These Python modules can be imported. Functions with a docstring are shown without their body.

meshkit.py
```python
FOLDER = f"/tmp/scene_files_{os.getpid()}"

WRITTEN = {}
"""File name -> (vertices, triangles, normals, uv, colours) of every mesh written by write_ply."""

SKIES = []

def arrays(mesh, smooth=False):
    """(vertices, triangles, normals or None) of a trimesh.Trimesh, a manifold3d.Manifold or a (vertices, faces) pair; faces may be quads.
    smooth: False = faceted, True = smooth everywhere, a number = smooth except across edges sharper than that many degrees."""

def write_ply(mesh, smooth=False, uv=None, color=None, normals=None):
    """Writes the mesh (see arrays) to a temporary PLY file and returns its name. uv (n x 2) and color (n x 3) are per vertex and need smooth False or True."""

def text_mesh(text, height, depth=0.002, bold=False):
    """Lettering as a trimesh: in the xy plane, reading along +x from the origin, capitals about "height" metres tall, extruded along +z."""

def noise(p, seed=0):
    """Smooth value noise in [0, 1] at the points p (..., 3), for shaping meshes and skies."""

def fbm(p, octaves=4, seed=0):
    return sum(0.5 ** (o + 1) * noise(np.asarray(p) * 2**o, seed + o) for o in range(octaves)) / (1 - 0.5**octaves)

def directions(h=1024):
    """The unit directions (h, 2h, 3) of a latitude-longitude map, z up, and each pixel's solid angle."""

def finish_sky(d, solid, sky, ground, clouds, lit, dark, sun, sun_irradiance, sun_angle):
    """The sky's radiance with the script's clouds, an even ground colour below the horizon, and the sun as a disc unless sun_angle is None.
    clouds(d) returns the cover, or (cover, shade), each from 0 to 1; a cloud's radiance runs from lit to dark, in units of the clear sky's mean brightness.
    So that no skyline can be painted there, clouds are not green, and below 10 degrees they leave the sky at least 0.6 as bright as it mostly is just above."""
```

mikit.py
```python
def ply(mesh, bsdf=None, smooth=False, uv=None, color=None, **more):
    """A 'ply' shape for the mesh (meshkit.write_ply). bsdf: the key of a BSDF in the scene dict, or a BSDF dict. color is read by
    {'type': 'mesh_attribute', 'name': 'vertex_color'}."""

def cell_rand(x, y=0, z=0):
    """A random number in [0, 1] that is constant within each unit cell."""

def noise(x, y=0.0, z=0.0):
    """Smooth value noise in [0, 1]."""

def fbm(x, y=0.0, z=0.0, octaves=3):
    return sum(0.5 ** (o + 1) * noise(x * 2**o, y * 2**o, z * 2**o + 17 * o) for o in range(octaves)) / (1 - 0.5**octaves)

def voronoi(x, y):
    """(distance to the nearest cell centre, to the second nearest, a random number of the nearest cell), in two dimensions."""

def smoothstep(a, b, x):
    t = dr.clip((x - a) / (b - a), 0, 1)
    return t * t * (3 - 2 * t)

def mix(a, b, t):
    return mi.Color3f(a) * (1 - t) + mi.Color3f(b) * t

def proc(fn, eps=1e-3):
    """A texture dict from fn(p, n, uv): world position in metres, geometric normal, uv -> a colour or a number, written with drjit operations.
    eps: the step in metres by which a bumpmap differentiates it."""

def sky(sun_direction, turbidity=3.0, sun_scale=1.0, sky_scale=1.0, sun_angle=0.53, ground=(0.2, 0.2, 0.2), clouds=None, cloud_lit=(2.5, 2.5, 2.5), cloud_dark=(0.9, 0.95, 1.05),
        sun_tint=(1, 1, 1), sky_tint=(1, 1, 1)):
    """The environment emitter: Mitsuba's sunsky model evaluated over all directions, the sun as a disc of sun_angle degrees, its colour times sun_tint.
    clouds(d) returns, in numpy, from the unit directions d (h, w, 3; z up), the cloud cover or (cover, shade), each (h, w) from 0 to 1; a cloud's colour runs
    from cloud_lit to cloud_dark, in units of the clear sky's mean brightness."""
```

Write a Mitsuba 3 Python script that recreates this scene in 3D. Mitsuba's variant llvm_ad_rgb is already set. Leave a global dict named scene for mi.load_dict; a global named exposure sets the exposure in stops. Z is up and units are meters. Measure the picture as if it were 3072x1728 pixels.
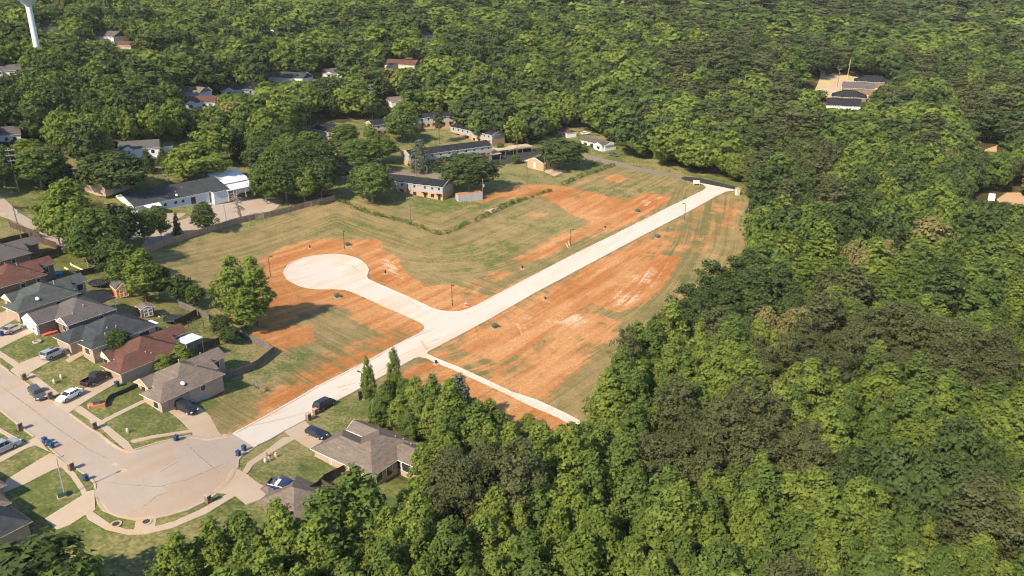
import math
import numpy as np
import shapely
from shapely.geometry import Polygon, LineString, Point, MultiPolygon
from shapely.ops import unary_union
import trimesh
import mitsuba as mi
import drjit as dr
import mikit
from mikit import proc, fbm, noise, smoothstep, mix

T = mi.ScalarTransform4f
rng = np.random.default_rng(7)
scene, labels = {}, {}

# ---------------------------------------------------------------- camera, sky, exposure
PITCH = math.radians(21.5)
EYE = (0.0, 0.0, 86.0)
scene['camera'] = {'type': 'perspective', 'fov': 2 * math.degrees(math.atan(1536 / 2500)), 'fov_axis': 'x', 'near_clip': 1.0, 'far_clip': 6000.0,
    'to_world': T().look_at(origin=EYE, target=(0.0, math.cos(PITCH) * 100, 86.0 - math.sin(PITCH) * 100), up=(0, 0, 1))}
SUN = (-0.446, -0.603, 0.66)
scene['sky'] = mikit.sky(SUN, turbidity=3.0, sky_scale=1.1, sun_tint=(0.95, 1.0, 1.07))
exposure = 2.4

# ---------------------------------------------------------------- terrain
GROUND_POINTS = np.array([(-52, 135, 3.5), (-38, 149, 1.5), (-16, 200, 0.0), (16, 236, 0.0), (81, 322, 1.0), (-55, 232, 1.0), (-56, 114, 8.0), (-83, 138, 10.0), (-103, 157, 13.5), (-93, 132, 9.0), (-25, 134, 2.0), (0, 102, -1.0), (79, 104, -3.0), (125, 194, -3.0), (111, 275, -2.0), (-71, 93, 6.0), (-29, 297, 5.0), (-9, 402, 8.0), (33, 378, 5.0), (-106, 225, 9.0), (-109, 267, 12.0), (-142, 222, 17.0), (-72, 178, 6.0), (-180, 316, 31.0), (206, 511, 13.0), (-95, 371, 14.0), (-216, 394, 36.0), (0, 600, 36.0), (-330, 600, 50.0), (300, 680, 28.0), (560, 760, 30.0), (0, 950, 46.0), (600, 1100, 44.0), (-600, 1000, 60.0), (900, 400, 4.0), (1200, 1200, 50.0), (-400, 200, 22.0), (-300, -100, 10.0), (400, -100, -6.0), (0, -60, 2.0), (0, 1500, 55.0)])


def _tps(r2):
    return 0.5 * r2 * np.log(np.maximum(r2, 1e-12))


def _fit():
    g = GROUND_POINTS
    n = len(g)
    xy = g[:, :2] / 100
    a = np.zeros((n + 3, n + 3))
    a[:n, :n] = _tps(((xy[:, None] - xy[None]) ** 2).sum(-1)) + 0.05 * np.eye(n)
    a[:n, n:] = np.c_[np.ones(n), xy]
    a[n:, :n] = a[:n, n:].T
    return np.linalg.solve(a, np.r_[g[:, 2], 0, 0, 0])


_W = _fit()


def ground_z(x, y):
    """Height of the ground: a smooth sheet through the levelled points."""
    x, y = np.asarray(x, float) / 100, np.asarray(y, float) / 100
    out = _W[-3] + _W[-2] * x + _W[-1] * y
    for (gx, gy), w in zip(GROUND_POINTS[:, :2] / 100, _W):
        out = out + w * _tps((x - gx) ** 2 + (y - gy) ** 2)
    return out


def gz(x, y):
    return float(ground_z(x, y))


# ---------------------------------------------------------------- helpers
used = set()


def numbered(key):
    if key not in used:
        used.add(key)
        return key
    i = 1
    while f'{key}_{i:03d}' in used:
        i += 1
    key = f'{key}_{i:03d}'
    used.add(key)
    return key


def thing(name, label, cat, group=None):
    key = numbered(name)
    labels[key] = {'label': label, 'category': cat}
    if group:
        labels[key]['group'] = group
    return key


def part(parent, name, mesh, bsdf, smooth=False, label=None, kind=None, **kw):
    key = numbered(parent + '__' + name)
    if isinstance(mesh, list):
        mesh = trimesh.util.concatenate(mesh)
    scene[key] = mikit.ply(mesh, bsdf, smooth=smooth, **kw)
    if label:
        labels[key] = {'label': label}
    if kind:
        labels.setdefault(key, {})['kind'] = kind
    return key


def single(name, mesh, bsdf, label, cat, group=None, smooth=False, **kw):
    key = thing(name, label, cat, group)
    if isinstance(mesh, list):
        mesh = trimesh.util.concatenate(mesh)
    scene[key] = mikit.ply(mesh, bsdf, smooth=smooth, **kw)
    return key


def structure(name, mesh, bsdf, label=None, smooth=False, **kw):
    key = numbered(name)
    if isinstance(mesh, list):
        mesh = trimesh.util.concatenate(mesh)
    scene[key] = mikit.ply(mesh, bsdf, smooth=smooth, **kw)
    labels[key] = {'kind': 'structure'}
    if label:
        labels[key]['label'] = label
    return key


def box(x0, x1, y0, y1, z0, z1):
    m = trimesh.creation.box(extents=(x1 - x0, y1 - y0, z1 - z0))
    m.apply_translation(((x0 + x1) / 2, (y0 + y1) / 2, (z0 + z1) / 2))
    return m


def tube(p0, p1, r0, r1=None, n=8):
    p0, p1 = np.asarray(p0, float), np.asarray(p1, float)
    r1 = r0 if r1 is None else r1
    z = (p1 - p0) / np.linalg.norm(p1 - p0)
    x = np.cross(z, (0, 0, 1) if abs(z[2]) < 0.9 else (1, 0, 0))
    x /= np.linalg.norm(x)
    y = np.cross(z, x)
    a = np.arange(n) * 2 * np.pi / n
    ring = np.cos(a)[:, None] * x + np.sin(a)[:, None] * y
    v = np.vstack([p0 + ring * r0, p1 + ring * r1, [p0], [p1]])
    i = np.arange(n)
    j = (i + 1) % n
    f = np.vstack([np.c_[i, j, j + n], np.c_[i, j + n, i + n], np.c_[j, i, i * 0 + 2 * n], np.c_[i + n, j + n, i * 0 + 2 * n + 1]])
    return trimesh.Trimesh(v, f, process=False)


def drape(poly, lift, size=2.5, thick=0.0):
    """A polygon laid on the ground as a sheet (with a skirt of that thickness)."""
    out = []
    for g in getattr(poly, 'geoms', [poly]):
        if g.area < 0.05:
            continue
        g = shapely.segmentize(g, size)
        v, f = trimesh.creation.triangulate_polygon(g, engine='earcut')
        v3, f3 = trimesh.remesh.subdivide_to_size(np.c_[v, np.zeros(len(v))], f, size, max_iter=30)
        v3[:, 2] = ground_z(v3[:, 0], v3[:, 1]) + lift
        m = trimesh.Trimesh(v3, f3, process=False)
        if m.face_normals[:, 2].mean() < 0:
            m.invert()
        out.append(m)
        if thick:
            for ring in [g.exterior, *g.interiors]:
                c = np.array(ring.coords)
                z = ground_z(c[:, 0], c[:, 1]) + lift
                k = len(c)
                vv = np.vstack([np.c_[c, z], np.c_[c, z - thick]])
                i = np.arange(k - 1)
                ff = np.vstack([np.c_[i, i + 1, i + 1 + k], np.c_[i, i + 1 + k, i + k]])
                out.append(trimesh.Trimesh(vv, ff, process=False))
    return trimesh.util.concatenate(out)


def smooth_poly(pts, r=0.0):
    p = Polygon(pts).buffer(0)
    return p.buffer(r).buffer(-2 * r).buffer(r) if r else p


def rgb(*c):
    return {'type': 'rgb', 'value': list(c)}


def matte(key, color, rough=0.9):
    scene[key] = {'type': 'twosided', 'bsdf': {'type': 'principled', 'base_color': color if isinstance(color, dict) else rgb(*color), 'roughness': rough, 'specular': 0.3}}
    return key


# ---------------------------------------------------------------- ground: what covers it where (0 leaf litter, 1 lawn, 2 mown field, 3 red earth, 4 pale sand)
LAWN = [[(-66.9, 60.9), (-174.9, 217.5), (-123.2, 246.1), (-131.7, 266.1), (-115.9, 312.5), (-88.7, 308.0), (-78.4, 285.8), (-63.2, 288.5), (-67.8, 322.5), (-53.3, 372.0), (-91.9, 359.6), (-96.2, 378.2), (-70.5, 405.7), (-39.6, 422.3), (-21.4, 393.0), (3.7, 380.3), (30.5, 414.9), (54.1, 391.1), (74.6, 349.7), (95.3, 330.1), (89.5, 320.7), (46.2, 362.7), (15.9, 312.1), (-23.1, 261.2), (-104.6, 220.4), (-83.2, 197.9), (-66.9, 180.7), (-55.7, 170.8), (-60.5, 153.6), (-54.9, 132.7), (-46.3, 128.9), (-36.5, 149.8), (-30.6, 155.2), (-19.2, 146.3), (-14.5, 138.9), (-11.8, 120.4), (-20.9, 105.0), (-30.7, 96.9), (-36.7, 62.5)],
        [(-133.5, 298.3), (-132.5, 317.9), (-123.5, 332.0), (-113.9, 314.0), (-108.1, 288.6), (-118.9, 274.5)], [(-167.0, 263.9), (-156.0, 277.7), (-146.3, 300.9), (-128.5, 282.3), (-129.7, 254.3), (-151.1, 234.5)]]
FIELD = [(-104.6, 220.4), (-63.2, 288.5), (-56.2, 285.8), (-38.0, 271.6), (-23.1, 261.2), (16.0, 314.4), (43.7, 353.5), (71.8, 334.8), (89.9, 322.0), (90.4, 294.6), (80.6, 252.6), (65.2, 214.1), (53.5, 192.2), (31.6, 165.3), (20.1, 149.0), (12.6, 139.6), (-2.4, 141.8), (-22.1, 143.1), (-30.4, 158.3), (-36.5, 149.8), (-46.3, 128.9), (-52.1, 133.3), (-54.9, 135.4), (-61.6, 154.8), (-55.2, 169.1), (-65.9, 180.0), (-83.2, 197.9)]
EARTH = [([(-69.8, 218.7), (-72.1, 230.7), (-68.0, 245.9), (-60.9, 251.5), (-44.6, 254.5), (-41.1, 245.2), (-38.5, 240.3), (-35.5, 230.4), (-30.0, 221.0), (-23.4, 219.0), (-17.5, 218.7), (-12.5, 212.3), (-5.1, 212.6), (1.8, 222.6), (-8.5, 204.4), (-18.7, 199.3), (-30.6, 211.2), (-40.7, 223.3), (-43.3, 236.4), (-49.8, 242.2), (-56.9, 241.7), (-63.6, 235.9), (-65.3, 224.7), (-61.7, 216.0), (-54.4, 212.1), (-45.8, 214.5), (-37.2, 206.8), (-24.3, 194.5), (-21.7, 189.6), (-22.5, 185.5), (-28.4, 180.9), (-29.6, 186.6), (-34.4, 194.4), (-42.6, 202.3), (-50.8, 203.5), (-56.9, 203.9), (-63.6, 204.3), (-68.6, 208.3)], 3.0),
         ([(-52.1, 133.3), (-51.0, 144.2), (-46.8, 158.9), (-43.1, 168.2), (-35.3, 178.9), (-27.5, 185.9), (-27.1, 180.2), (-34.0, 168.7), (-41.3, 156.4)], 2.95),
         ([(-59.6, 179.3), (-56.1, 183.8), (-50.1, 185.6), (-47.8, 179.0), (-53.9, 172.4)], 3.05), ([(-74.7, 205.1), (-65.8, 207.5), (-56.1, 204.1), (-50.4, 201.9), (-54.2, 195.9), (-56.1, 187.1), (-60.4, 187.9), (-64.7, 186.2), (-69.5, 191.3)], 3.05),
         ([(-37.9, 194.9), (-29.0, 191.9), (-22.7, 187.4), (-26.9, 181.1), (-33.0, 174.7), (-39.8, 166.4), (-43.1, 168.2), (-38.9, 177.3), (-32.1, 184.3)], 2.78),
         ([(-57.4, 140.1), (-56.3, 144.7), (-52.0, 143.2), (-52.0, 135.0), (-53.8, 133.0)], 2.3),
         ([(-19.3, 176.8), (-4.8, 197.1), (7.8, 215.1), (23.6, 236.5), (44.9, 264.5), (62.4, 286.1), (79.8, 310.1), (84.7, 303.7), (74.9, 278.4), (57.7, 250.6), (47.0, 238.2), (35.0, 224.3), (25.1, 211.8), (15.7, 194.3), (9.8, 178.9), (6.1, 162.2), (1.7, 157.3), (-10.3, 168.7)], 2.6),
         ([(-9.3, 181.1), (2.1, 199.6), (15.4, 218.3), (29.9, 239.7), (42.7, 256.9), (45.0, 251.0), (33.2, 233.1), (17.7, 210.3), (6.2, 191.7), (-3.6, 177.0)], 3.15),
         ([(0.0, 315.2), (13.7, 320.8), (30.1, 312.9), (40.8, 305.0), (45.1, 299.4), (54.6, 312.9), (60.8, 311.4), (50.5, 294.1), (41.6, 281.9), (33.3, 270.6), (30.2, 273.7), (29.7, 280.6), (23.0, 285.2), (18.7, 294.1), (13.1, 305.3), (0.0, 303.2)], 3.1),
         ([(-14.2, 296.7), (0.0, 313.9), (5.7, 317.1), (3.0, 305.8), (-6.8, 296.0)], 2.9),
         ([(38.7, 333.8), (43.5, 339.2), (47.4, 337.2), (42.3, 329.4)], 2.9),
         ([(0.4, 242.3), (9.0, 252.8), (21.9, 269.5), (34.6, 283.0), (34.8, 274.2), (22.4, 261.4), (10.9, 247.0), (0.4, 235.5)], 2.8),
         ([(-14.6, 217.1), (-7.4, 227.4), (0.4, 238.2), (0.9, 234.2), (-6.3, 222.4), (-12.5, 213.5)], 2.6),
         ([(13.6, 188.3), (19.6, 200.6), (26.4, 198.9), (23.6, 188.9), (16.0, 175.8), (10.8, 167.2), (6.0, 159.1), (1.8, 163.3)], 2.85),
         ([(-24.7, 163.9), (-18.9, 172.1), (-10.1, 165.5), (-2.6, 158.4), (11.1, 147.6), (10.2, 143.1), (-3.8, 149.6), (-14.5, 155.6)], 2.9)]
SAND = [([(24.4, 214.1), (34.7, 229.3), (43.2, 239.3), (49.3, 245.5), (44.7, 230.0), (35.3, 212.4), (28.1, 206.4)], 3.55), ([(14.2, 198.7), (16.5, 200.0), (18.1, 198.0), (15.8, 195.9)], 3.7), ([(6.4, 285.0), (12.6, 291.3), (14.7, 286.1), (8.6, 278.2)], 2.3), ([(-38.8, 240.0), (-37.6, 240.9), (-34.0, 229.1), (-28.7, 222.1), (-30.5, 221.4), (-35.1, 227.7)], 3.7),
        ([(-20.9, 261.4), (-17.0, 259.3), (-17.9, 256.7), (-21.7, 257.0)], 2.3), ([(42.9, 302.0), (53.4, 313.6), (56.8, 310.1), (47.6, 299.7)], 3.5)]
GREEN = [([(-19.0, 227.1), (-5.6, 235.3), (6.9, 255.6), (18.5, 269.1), (35.2, 288.6), (24.3, 287.2), (12.9, 301.2), (2.8, 284.5), (-10.2, 251.9), (-25.8, 237.5), (-29.6, 234.7)], 1.72), ([(-61.3, 253.3), (-50.8, 254.1), (-53.2, 249.6), (-60.2, 248.1)], 1.7), ([(7.4, 278.1), (19.5, 286.7), (24.1, 283.5), (11.6, 265.3)], 1.45),
         ([(42.8, 301.1), (46.5, 309.8), (55.7, 319.5), (52.3, 306.3), (44.8, 297.4)], 1.4), ([(20.7, 306.4), (33.5, 321.4), (41.5, 322.4), (34.0, 312.5)], 1.7), ([(-58.2, 152.9), (-54.3, 165.8), (-45.1, 166.8), (-43.7, 160.5), (-49.5, 148.2), (-52.8, 137.5), (-57.6, 142.8)], 1.25), ([(76.5, 300.9), (89.1, 306.1), (83.8, 272.4), (67.8, 239.9), (65.3, 251.3)], 1.9), ([(-57.3, 284.9), (-39.5, 274.4), (-23.6, 263.3), (-11.1, 278.7), (-3.1, 289.1), (-16.0, 284.1), (-27.2, 277.5), (-39.3, 281.7), (-49.3, 286.6)], 2.1)]
MOW_LINES = [LineString(p) for p in ([(-108.8, 206.8), (-104.6, 220.4), (-63.2, 288.5), (-23.1, 261.2), (16.0, 314.4), (43.7, 353.5)], [(-59.8, 219.5), (-21.5, 187.6)], [(96.8, 310.9), (80.6, 252.6), (65.2, 214.1), (53.5, 192.2), (31.6, 165.3), (12.6, 139.6)])]


def ground_classes(x, y):
    pts = shapely.points(x, y)
    c = np.full(len(x), 0.35)

    def paint(poly, value, soft):
        d = shapely.distance(pts, poly)
        w = np.clip(1 - d / soft, 0, 1)
        c[:] = c * (1 - w) + value * w

    for p in LAWN:
        paint(Polygon(p).buffer(0), 1.0, 3.0)
    paint(Polygon(FIELD).buffer(0), 2.0, 1.5)
    for p, v in GREEN:
        paint(Polygon(p).buffer(0), v, 9.0)
    for p, v in EARTH:
        paint(Polygon(p).buffer(0), v, 4.0)
    for p, v in SAND:
        paint(Polygon(p).buffer(0), v, 4.0)
    s = np.min([shapely.distance(pts, l) for l in MOW_LINES], axis=0)
    return c, s


def ground_color(p, n, uv):
    x, y = p.x, p.y
    big, mid, fine = fbm(x * 0.045, y * 0.045, octaves=3), fbm(x * 0.3, y * 0.3, 5, octaves=4), noise(x * 2.6, y * 2.6, 9)
    row = noise(uv.y * 1.3, x * 0.05 + y * 0.03, 3) * 0.6 + noise(uv.y * 3.1, x * 0.09 - y * 0.05, 7) * 0.4
    infield = smoothstep(1.4, 1.8, uv.x)
    tuft = fbm(x * 0.9, y * 0.9, 12, octaves=3)
    t = uv.x + (mid - 0.5) * 1.0 + (big - 0.5) * 0.9 * infield + (row - 0.5) * 0.7 * infield + (tuft - 0.5) * (0.55 - 0.35 * smoothstep(2.5, 2.9, uv.x))
    litter = mix((0.05, 0.04, 0.022), (0.09, 0.085, 0.03), mid)
    lawn = mix((0.115, 0.14, 0.042), (0.25, 0.215, 0.095), smoothstep(0.3, 0.75, big * 0.6 + mid * 0.5 + (fine - 0.5) * 0.25))
    field = mix((0.16, 0.14, 0.056), (0.335, 0.245, 0.12), smoothstep(0.2, 0.8, row * 0.4 + mid * 0.35 + big * 0.25))
    w, u = x * 0.832 - y * 0.555, x * 0.555 + y * 0.832
    drag = noise(w * 0.55, u * 0.05, 2) * 0.6 + noise(w * 1.7, u * 0.12, 8) * 0.4
    earth = mix((0.375, 0.143, 0.046), (0.51, 0.27, 0.12), smoothstep(0.25, 0.75, drag * 0.5 + big * 0.35 + mid * 0.15))
    sand = mix((0.54, 0.36, 0.22), (0.63, 0.46, 0.32), fine)
    col = mix(litter, lawn, smoothstep(0.4, 0.85, t))
    col = mix(col, field, smoothstep(1.3, 1.8, t))
    col = mix(col, earth, smoothstep(2.3, 2.9, t))
    col = mix(col, sand, smoothstep(3.4, 4.0, t))
    return col * (0.86 + 0.28 * fine)


scene['mat_ground'] = {'type': 'twosided', 'bsdf': {'type': 'diffuse', 'reflectance': proc(ground_color)}}


def grid_mesh(xs, ys, lift=0.0, keep=None):
    gx, gy = np.meshgrid(xs, ys)
    v = np.c_[gx.ravel(), gy.ravel(), (ground_z(gx, gy) + lift).ravel()]
    nx, ny = len(xs), len(ys)
    i = (np.arange(ny - 1)[:, None] * nx + np.arange(nx - 1)[None]).ravel()
    f = np.vstack([np.c_[i, i + 1, i + 1 + nx], np.c_[i, i + 1 + nx, i + nx]])
    if keep is not None:
        c = v[f].mean(1)
        f = f[keep(c[:, 0], c[:, 1])]
    return trimesh.Trimesh(v, f, process=False)


NEAR = (-200, 200, 50, 440)
g = grid_mesh(np.arange(NEAR[0], NEAR[1] + 0.5, 1.0), np.arange(NEAR[2], NEAR[3] + 0.5, 1.0))
c, s = ground_classes(g.vertices[:, 0], g.vertices[:, 1])
structure('ground', g, 'mat_ground', uv=np.c_[c, s], smooth=True)
g = grid_mesh(np.arange(-1500, 1501, 20.0), np.arange(-400, 2001, 20.0), -0.4, lambda x, y: ~((x > NEAR[0] + 20) & (x < NEAR[1] - 20) & (y > NEAR[2] + 20) & (y < NEAR[3] - 20)))
far_class = 0.35 + 0.5 * (g.vertices[:, 0] < 40) * (g.vertices[:, 1] < 640)
structure('hills', g, 'mat_ground', uv=np.c_[far_class, far_class * 0], smooth=True)

# ---------------------------------------------------------------- roads and pavements
NEW_ROAD = [(-51.7, 133.5), (-41.3, 156.4), (-34.0, 168.7), (-27.5, 180.3), (-23.8, 185.9), (-22.3, 188.3), (-21.9, 190.3), (-22.2, 192.0), (-23.0, 193.5), (-24.0, 194.7), (-27.5, 197.9), (-34.2, 204.0), (-40.5, 210.1), (-44.0, 213.0), (-46.2, 214.5), (-48.4, 214.6), (-49.9, 214.4), (-51.6, 213.9), (-53.3, 213.3), (-55.9, 213.4), (-58.7, 214.5), (-61.3, 216.7), (-63.4, 218.9), (-65.3, 223.0), (-65.8, 226.0), (-65.8, 229.4), (-64.9, 233.0), (-63.0, 236.7), (-60.3, 239.4), (-56.5, 241.4), (-53.1, 242.0), (-49.4, 241.3), (-46.1, 238.7), (-43.6, 234.9), (-42.3, 231.3), (-42.0, 228.3), (-42.1, 226.4), (-41.3, 223.8), (-39.2, 221.6), (-34.6, 217.1), (-29.2, 211.9), (-24.5, 207.1), (-21.2, 203.6), (-19.0, 202.0), (-16.3, 201.4), (-13.9, 201.9), (-11.9, 203.3), (-9.3, 206.6), (-4.2, 214.1), (1.8, 222.6), (16.9, 243.1), (33.9, 265.6), (57.5, 297.4), (76.2, 321.6), (77.3, 323.9), (77.7, 326.4), (77.4, 328.4), (76.4, 330.8), (89.6, 322.0), (86.6, 321.3), (84.4, 319.8), (81.5, 316.0), (79.4, 313.9), (74.6, 307.1), (61.9, 289.9), (44.4, 266.6), (22.4, 236.8), (5.9, 214.9), (-5.9, 197.1), (-13.4, 186.2), (-18.6, 178.7), (-19.7, 177.1), (-19.9, 176.2), (-19.4, 175.5), (-16.7, 173.2), (-11.6, 169.4), (-5.1, 163.7), (0.0, 159.1), (5.3, 156.0), (11.5, 150.5), (15.1, 146.7), (13.3, 145.1), (9.4, 149.2), (5.2, 152.4), (1.7, 155.5), (-0.8, 157.9), (-9.3, 165.2), (-13.5, 168.8), (-17.9, 172.1), (-19.8, 173.8), (-21.3, 174.2), (-22.3, 173.5), (-23.5, 171.5), (-24.7, 169.6), (-29.3, 162.0), (-32.1, 157.3), (-34.1, 153.8), (-36.7, 149.6), (-38.4, 145.9), (-40.3, 141.5), (-43.0, 136.3), (-44.6, 132.5), (-46.4, 129.3)]


def concrete(dark, light, stain, amount):
    def fn(p, n, uv):
        x, y = p.x, p.y
        a, b, f = fbm(x * 0.11, y * 0.11, 3, octaves=4), fbm(x * 0.5, y * 0.5, 8, octaves=3), noise(x * 3, y * 3, 2)
        u, w = x * 0.555 + y * 0.832, x * 0.832 - y * 0.555
        tracks = fbm(w * 0.5, u * 0.045, 6, octaves=3)
        col = mix(dark, light, a * 0.5 + b * 0.3 + f * 0.2)
        return mix(col, stain, amount * smoothstep(0.46, 0.74, tracks * 0.55 + a * 0.45))
    return fn


scene['mat_new_concrete'] = {'type': 'twosided', 'bsdf': {'type': 'diffuse', 'reflectance': proc(concrete((0.55, 0.495, 0.425), (0.65, 0.595, 0.515), (0.62, 0.40, 0.25), 0.55))}}
scene['mat_old_concrete'] = {'type': 'twosided', 'bsdf': {'type': 'diffuse', 'reflectance': proc(concrete((0.365, 0.30, 0.24), (0.47, 0.39, 0.32), (0.43, 0.275, 0.165), 0.5))}}
scene['mat_pavement'] = {'type': 'twosided', 'bsdf': {'type': 'diffuse', 'reflectance': proc(concrete((0.44, 0.34, 0.245), (0.53, 0.43, 0.32), (0.50, 0.30, 0.17), 0.5))}}
scene['mat_old_asphalt'] = {'type': 'twosided', 'bsdf': {'type': 'diffuse', 'reflectance': proc(concrete((0.20, 0.165, 0.13), (0.27, 0.225, 0.18), (0.33, 0.22, 0.14), 0.5))}}
scene['mat_asphalt'] = {'type': 'twosided', 'bsdf': {'type': 'diffuse', 'reflectance': proc(concrete((0.04, 0.038, 0.04), (0.062, 0.058, 0.06), (0.08, 0.07, 0.06), 0.3))}}
new_road = Polygon(NEW_ROAD).buffer(0)
structure('road', drape(new_road, 0.10, thick=0.25), 'mat_new_concrete')
kerb = new_road.difference(new_road.buffer(-0.35))
ASPHALT = Polygon([(69.7, 337.0), (71.6, 339.6), (77.5, 338.2), (83.0, 334.0), (90.6, 327.0), (90.0, 322.1), (76.5, 330.6), (70.9, 334.3)]).buffer(0)
OLD_ROAD = Polygon([(69.5, 336.0), (63.1, 339.3), (55.8, 345.0), (46.8, 352.2), (42.8, 353.4), (36.8, 358.7), (30.6, 367.8), (24.9, 376.0), (16.0, 381.9), (16.3, 388.8), (25.3, 382.9), (34.8, 370.3), (39.6, 364.8), (47.8, 359.2), (52.1, 354.3), (56.6, 350.6), (65.5, 343.9), (71.6, 339.6)]).buffer(0)
structure('asphalt_road', drape(ASPHALT, 0.06), 'mat_asphalt')
structure('lane', drape(OLD_ROAD.difference(ASPHALT.buffer(0.05)), 0.05), 'mat_old_asphalt')
STREET = Polygon([(-104.2, 148.8), (-100.6, 146.8), (-93.9, 142.3), (-91.0, 140.2), (-86.8, 137.4), (-80.9, 133.3), (-75.5, 129.3), (-73.0, 127.8), (-69.9, 125.3), (-67.2, 123.4), (-66.1, 123.3), (-65.2, 123.8), (-63.8, 125.4), (-61.9, 127.5), (-60.4, 128.7), (-58.8, 130.3), (-58.0, 131.1), (-56.1, 131.8), (-53.9, 132.6), (-52.5, 132.6), (-51.7, 133.5), (-46.4, 129.3), (-46.4, 129.0), (-47.5, 125.9), (-47.7, 124.2), (-47.0, 121.5), (-46.8, 118.6), (-47.0, 115.2), (-47.7, 113.5), (-48.5, 111.2), (-50.5, 108.5), (-52.9, 106.7), (-54.4, 106.0), (-57.2, 105.1), (-60.0, 105.6), (-63.0, 106.9), (-64.9, 108.9), (-66.1, 110.8), (-66.9, 112.8), (-67.7, 113.8), (-69.8, 115.6), (-72.3, 117.3), (-73.7, 118.0), (-78.2, 121.6), (-79.7, 123.3), (-82.7, 125.0), (-85.0, 126.6), (-87.4, 128.5), (-92.9, 132.6), (-96.7, 135.2)]).buffer(0)
street = STREET.difference(new_road.buffer(0.02))
structure('street', drape(street, 0.03), 'mat_old_concrete')

# ---------------------------------------------------------------- trees: prototypes
def leaf_mat(key, dark, light, trans):
    def fn(p, n, uv):
        patch = noise(p.x * 0.13, p.y * 0.13, p.z * 0.1)
        return mix(dark, light, dr.clip(uv.x * 0.75 + (patch - 0.5) * 0.6 + 0.1, 0, 1))
    scene[key] = {'type': 'principledthin', 'base_color': proc(fn), 'roughness': 0.6, 'spec_trans': 0.0, 'diff_trans': trans}
    return key


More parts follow.
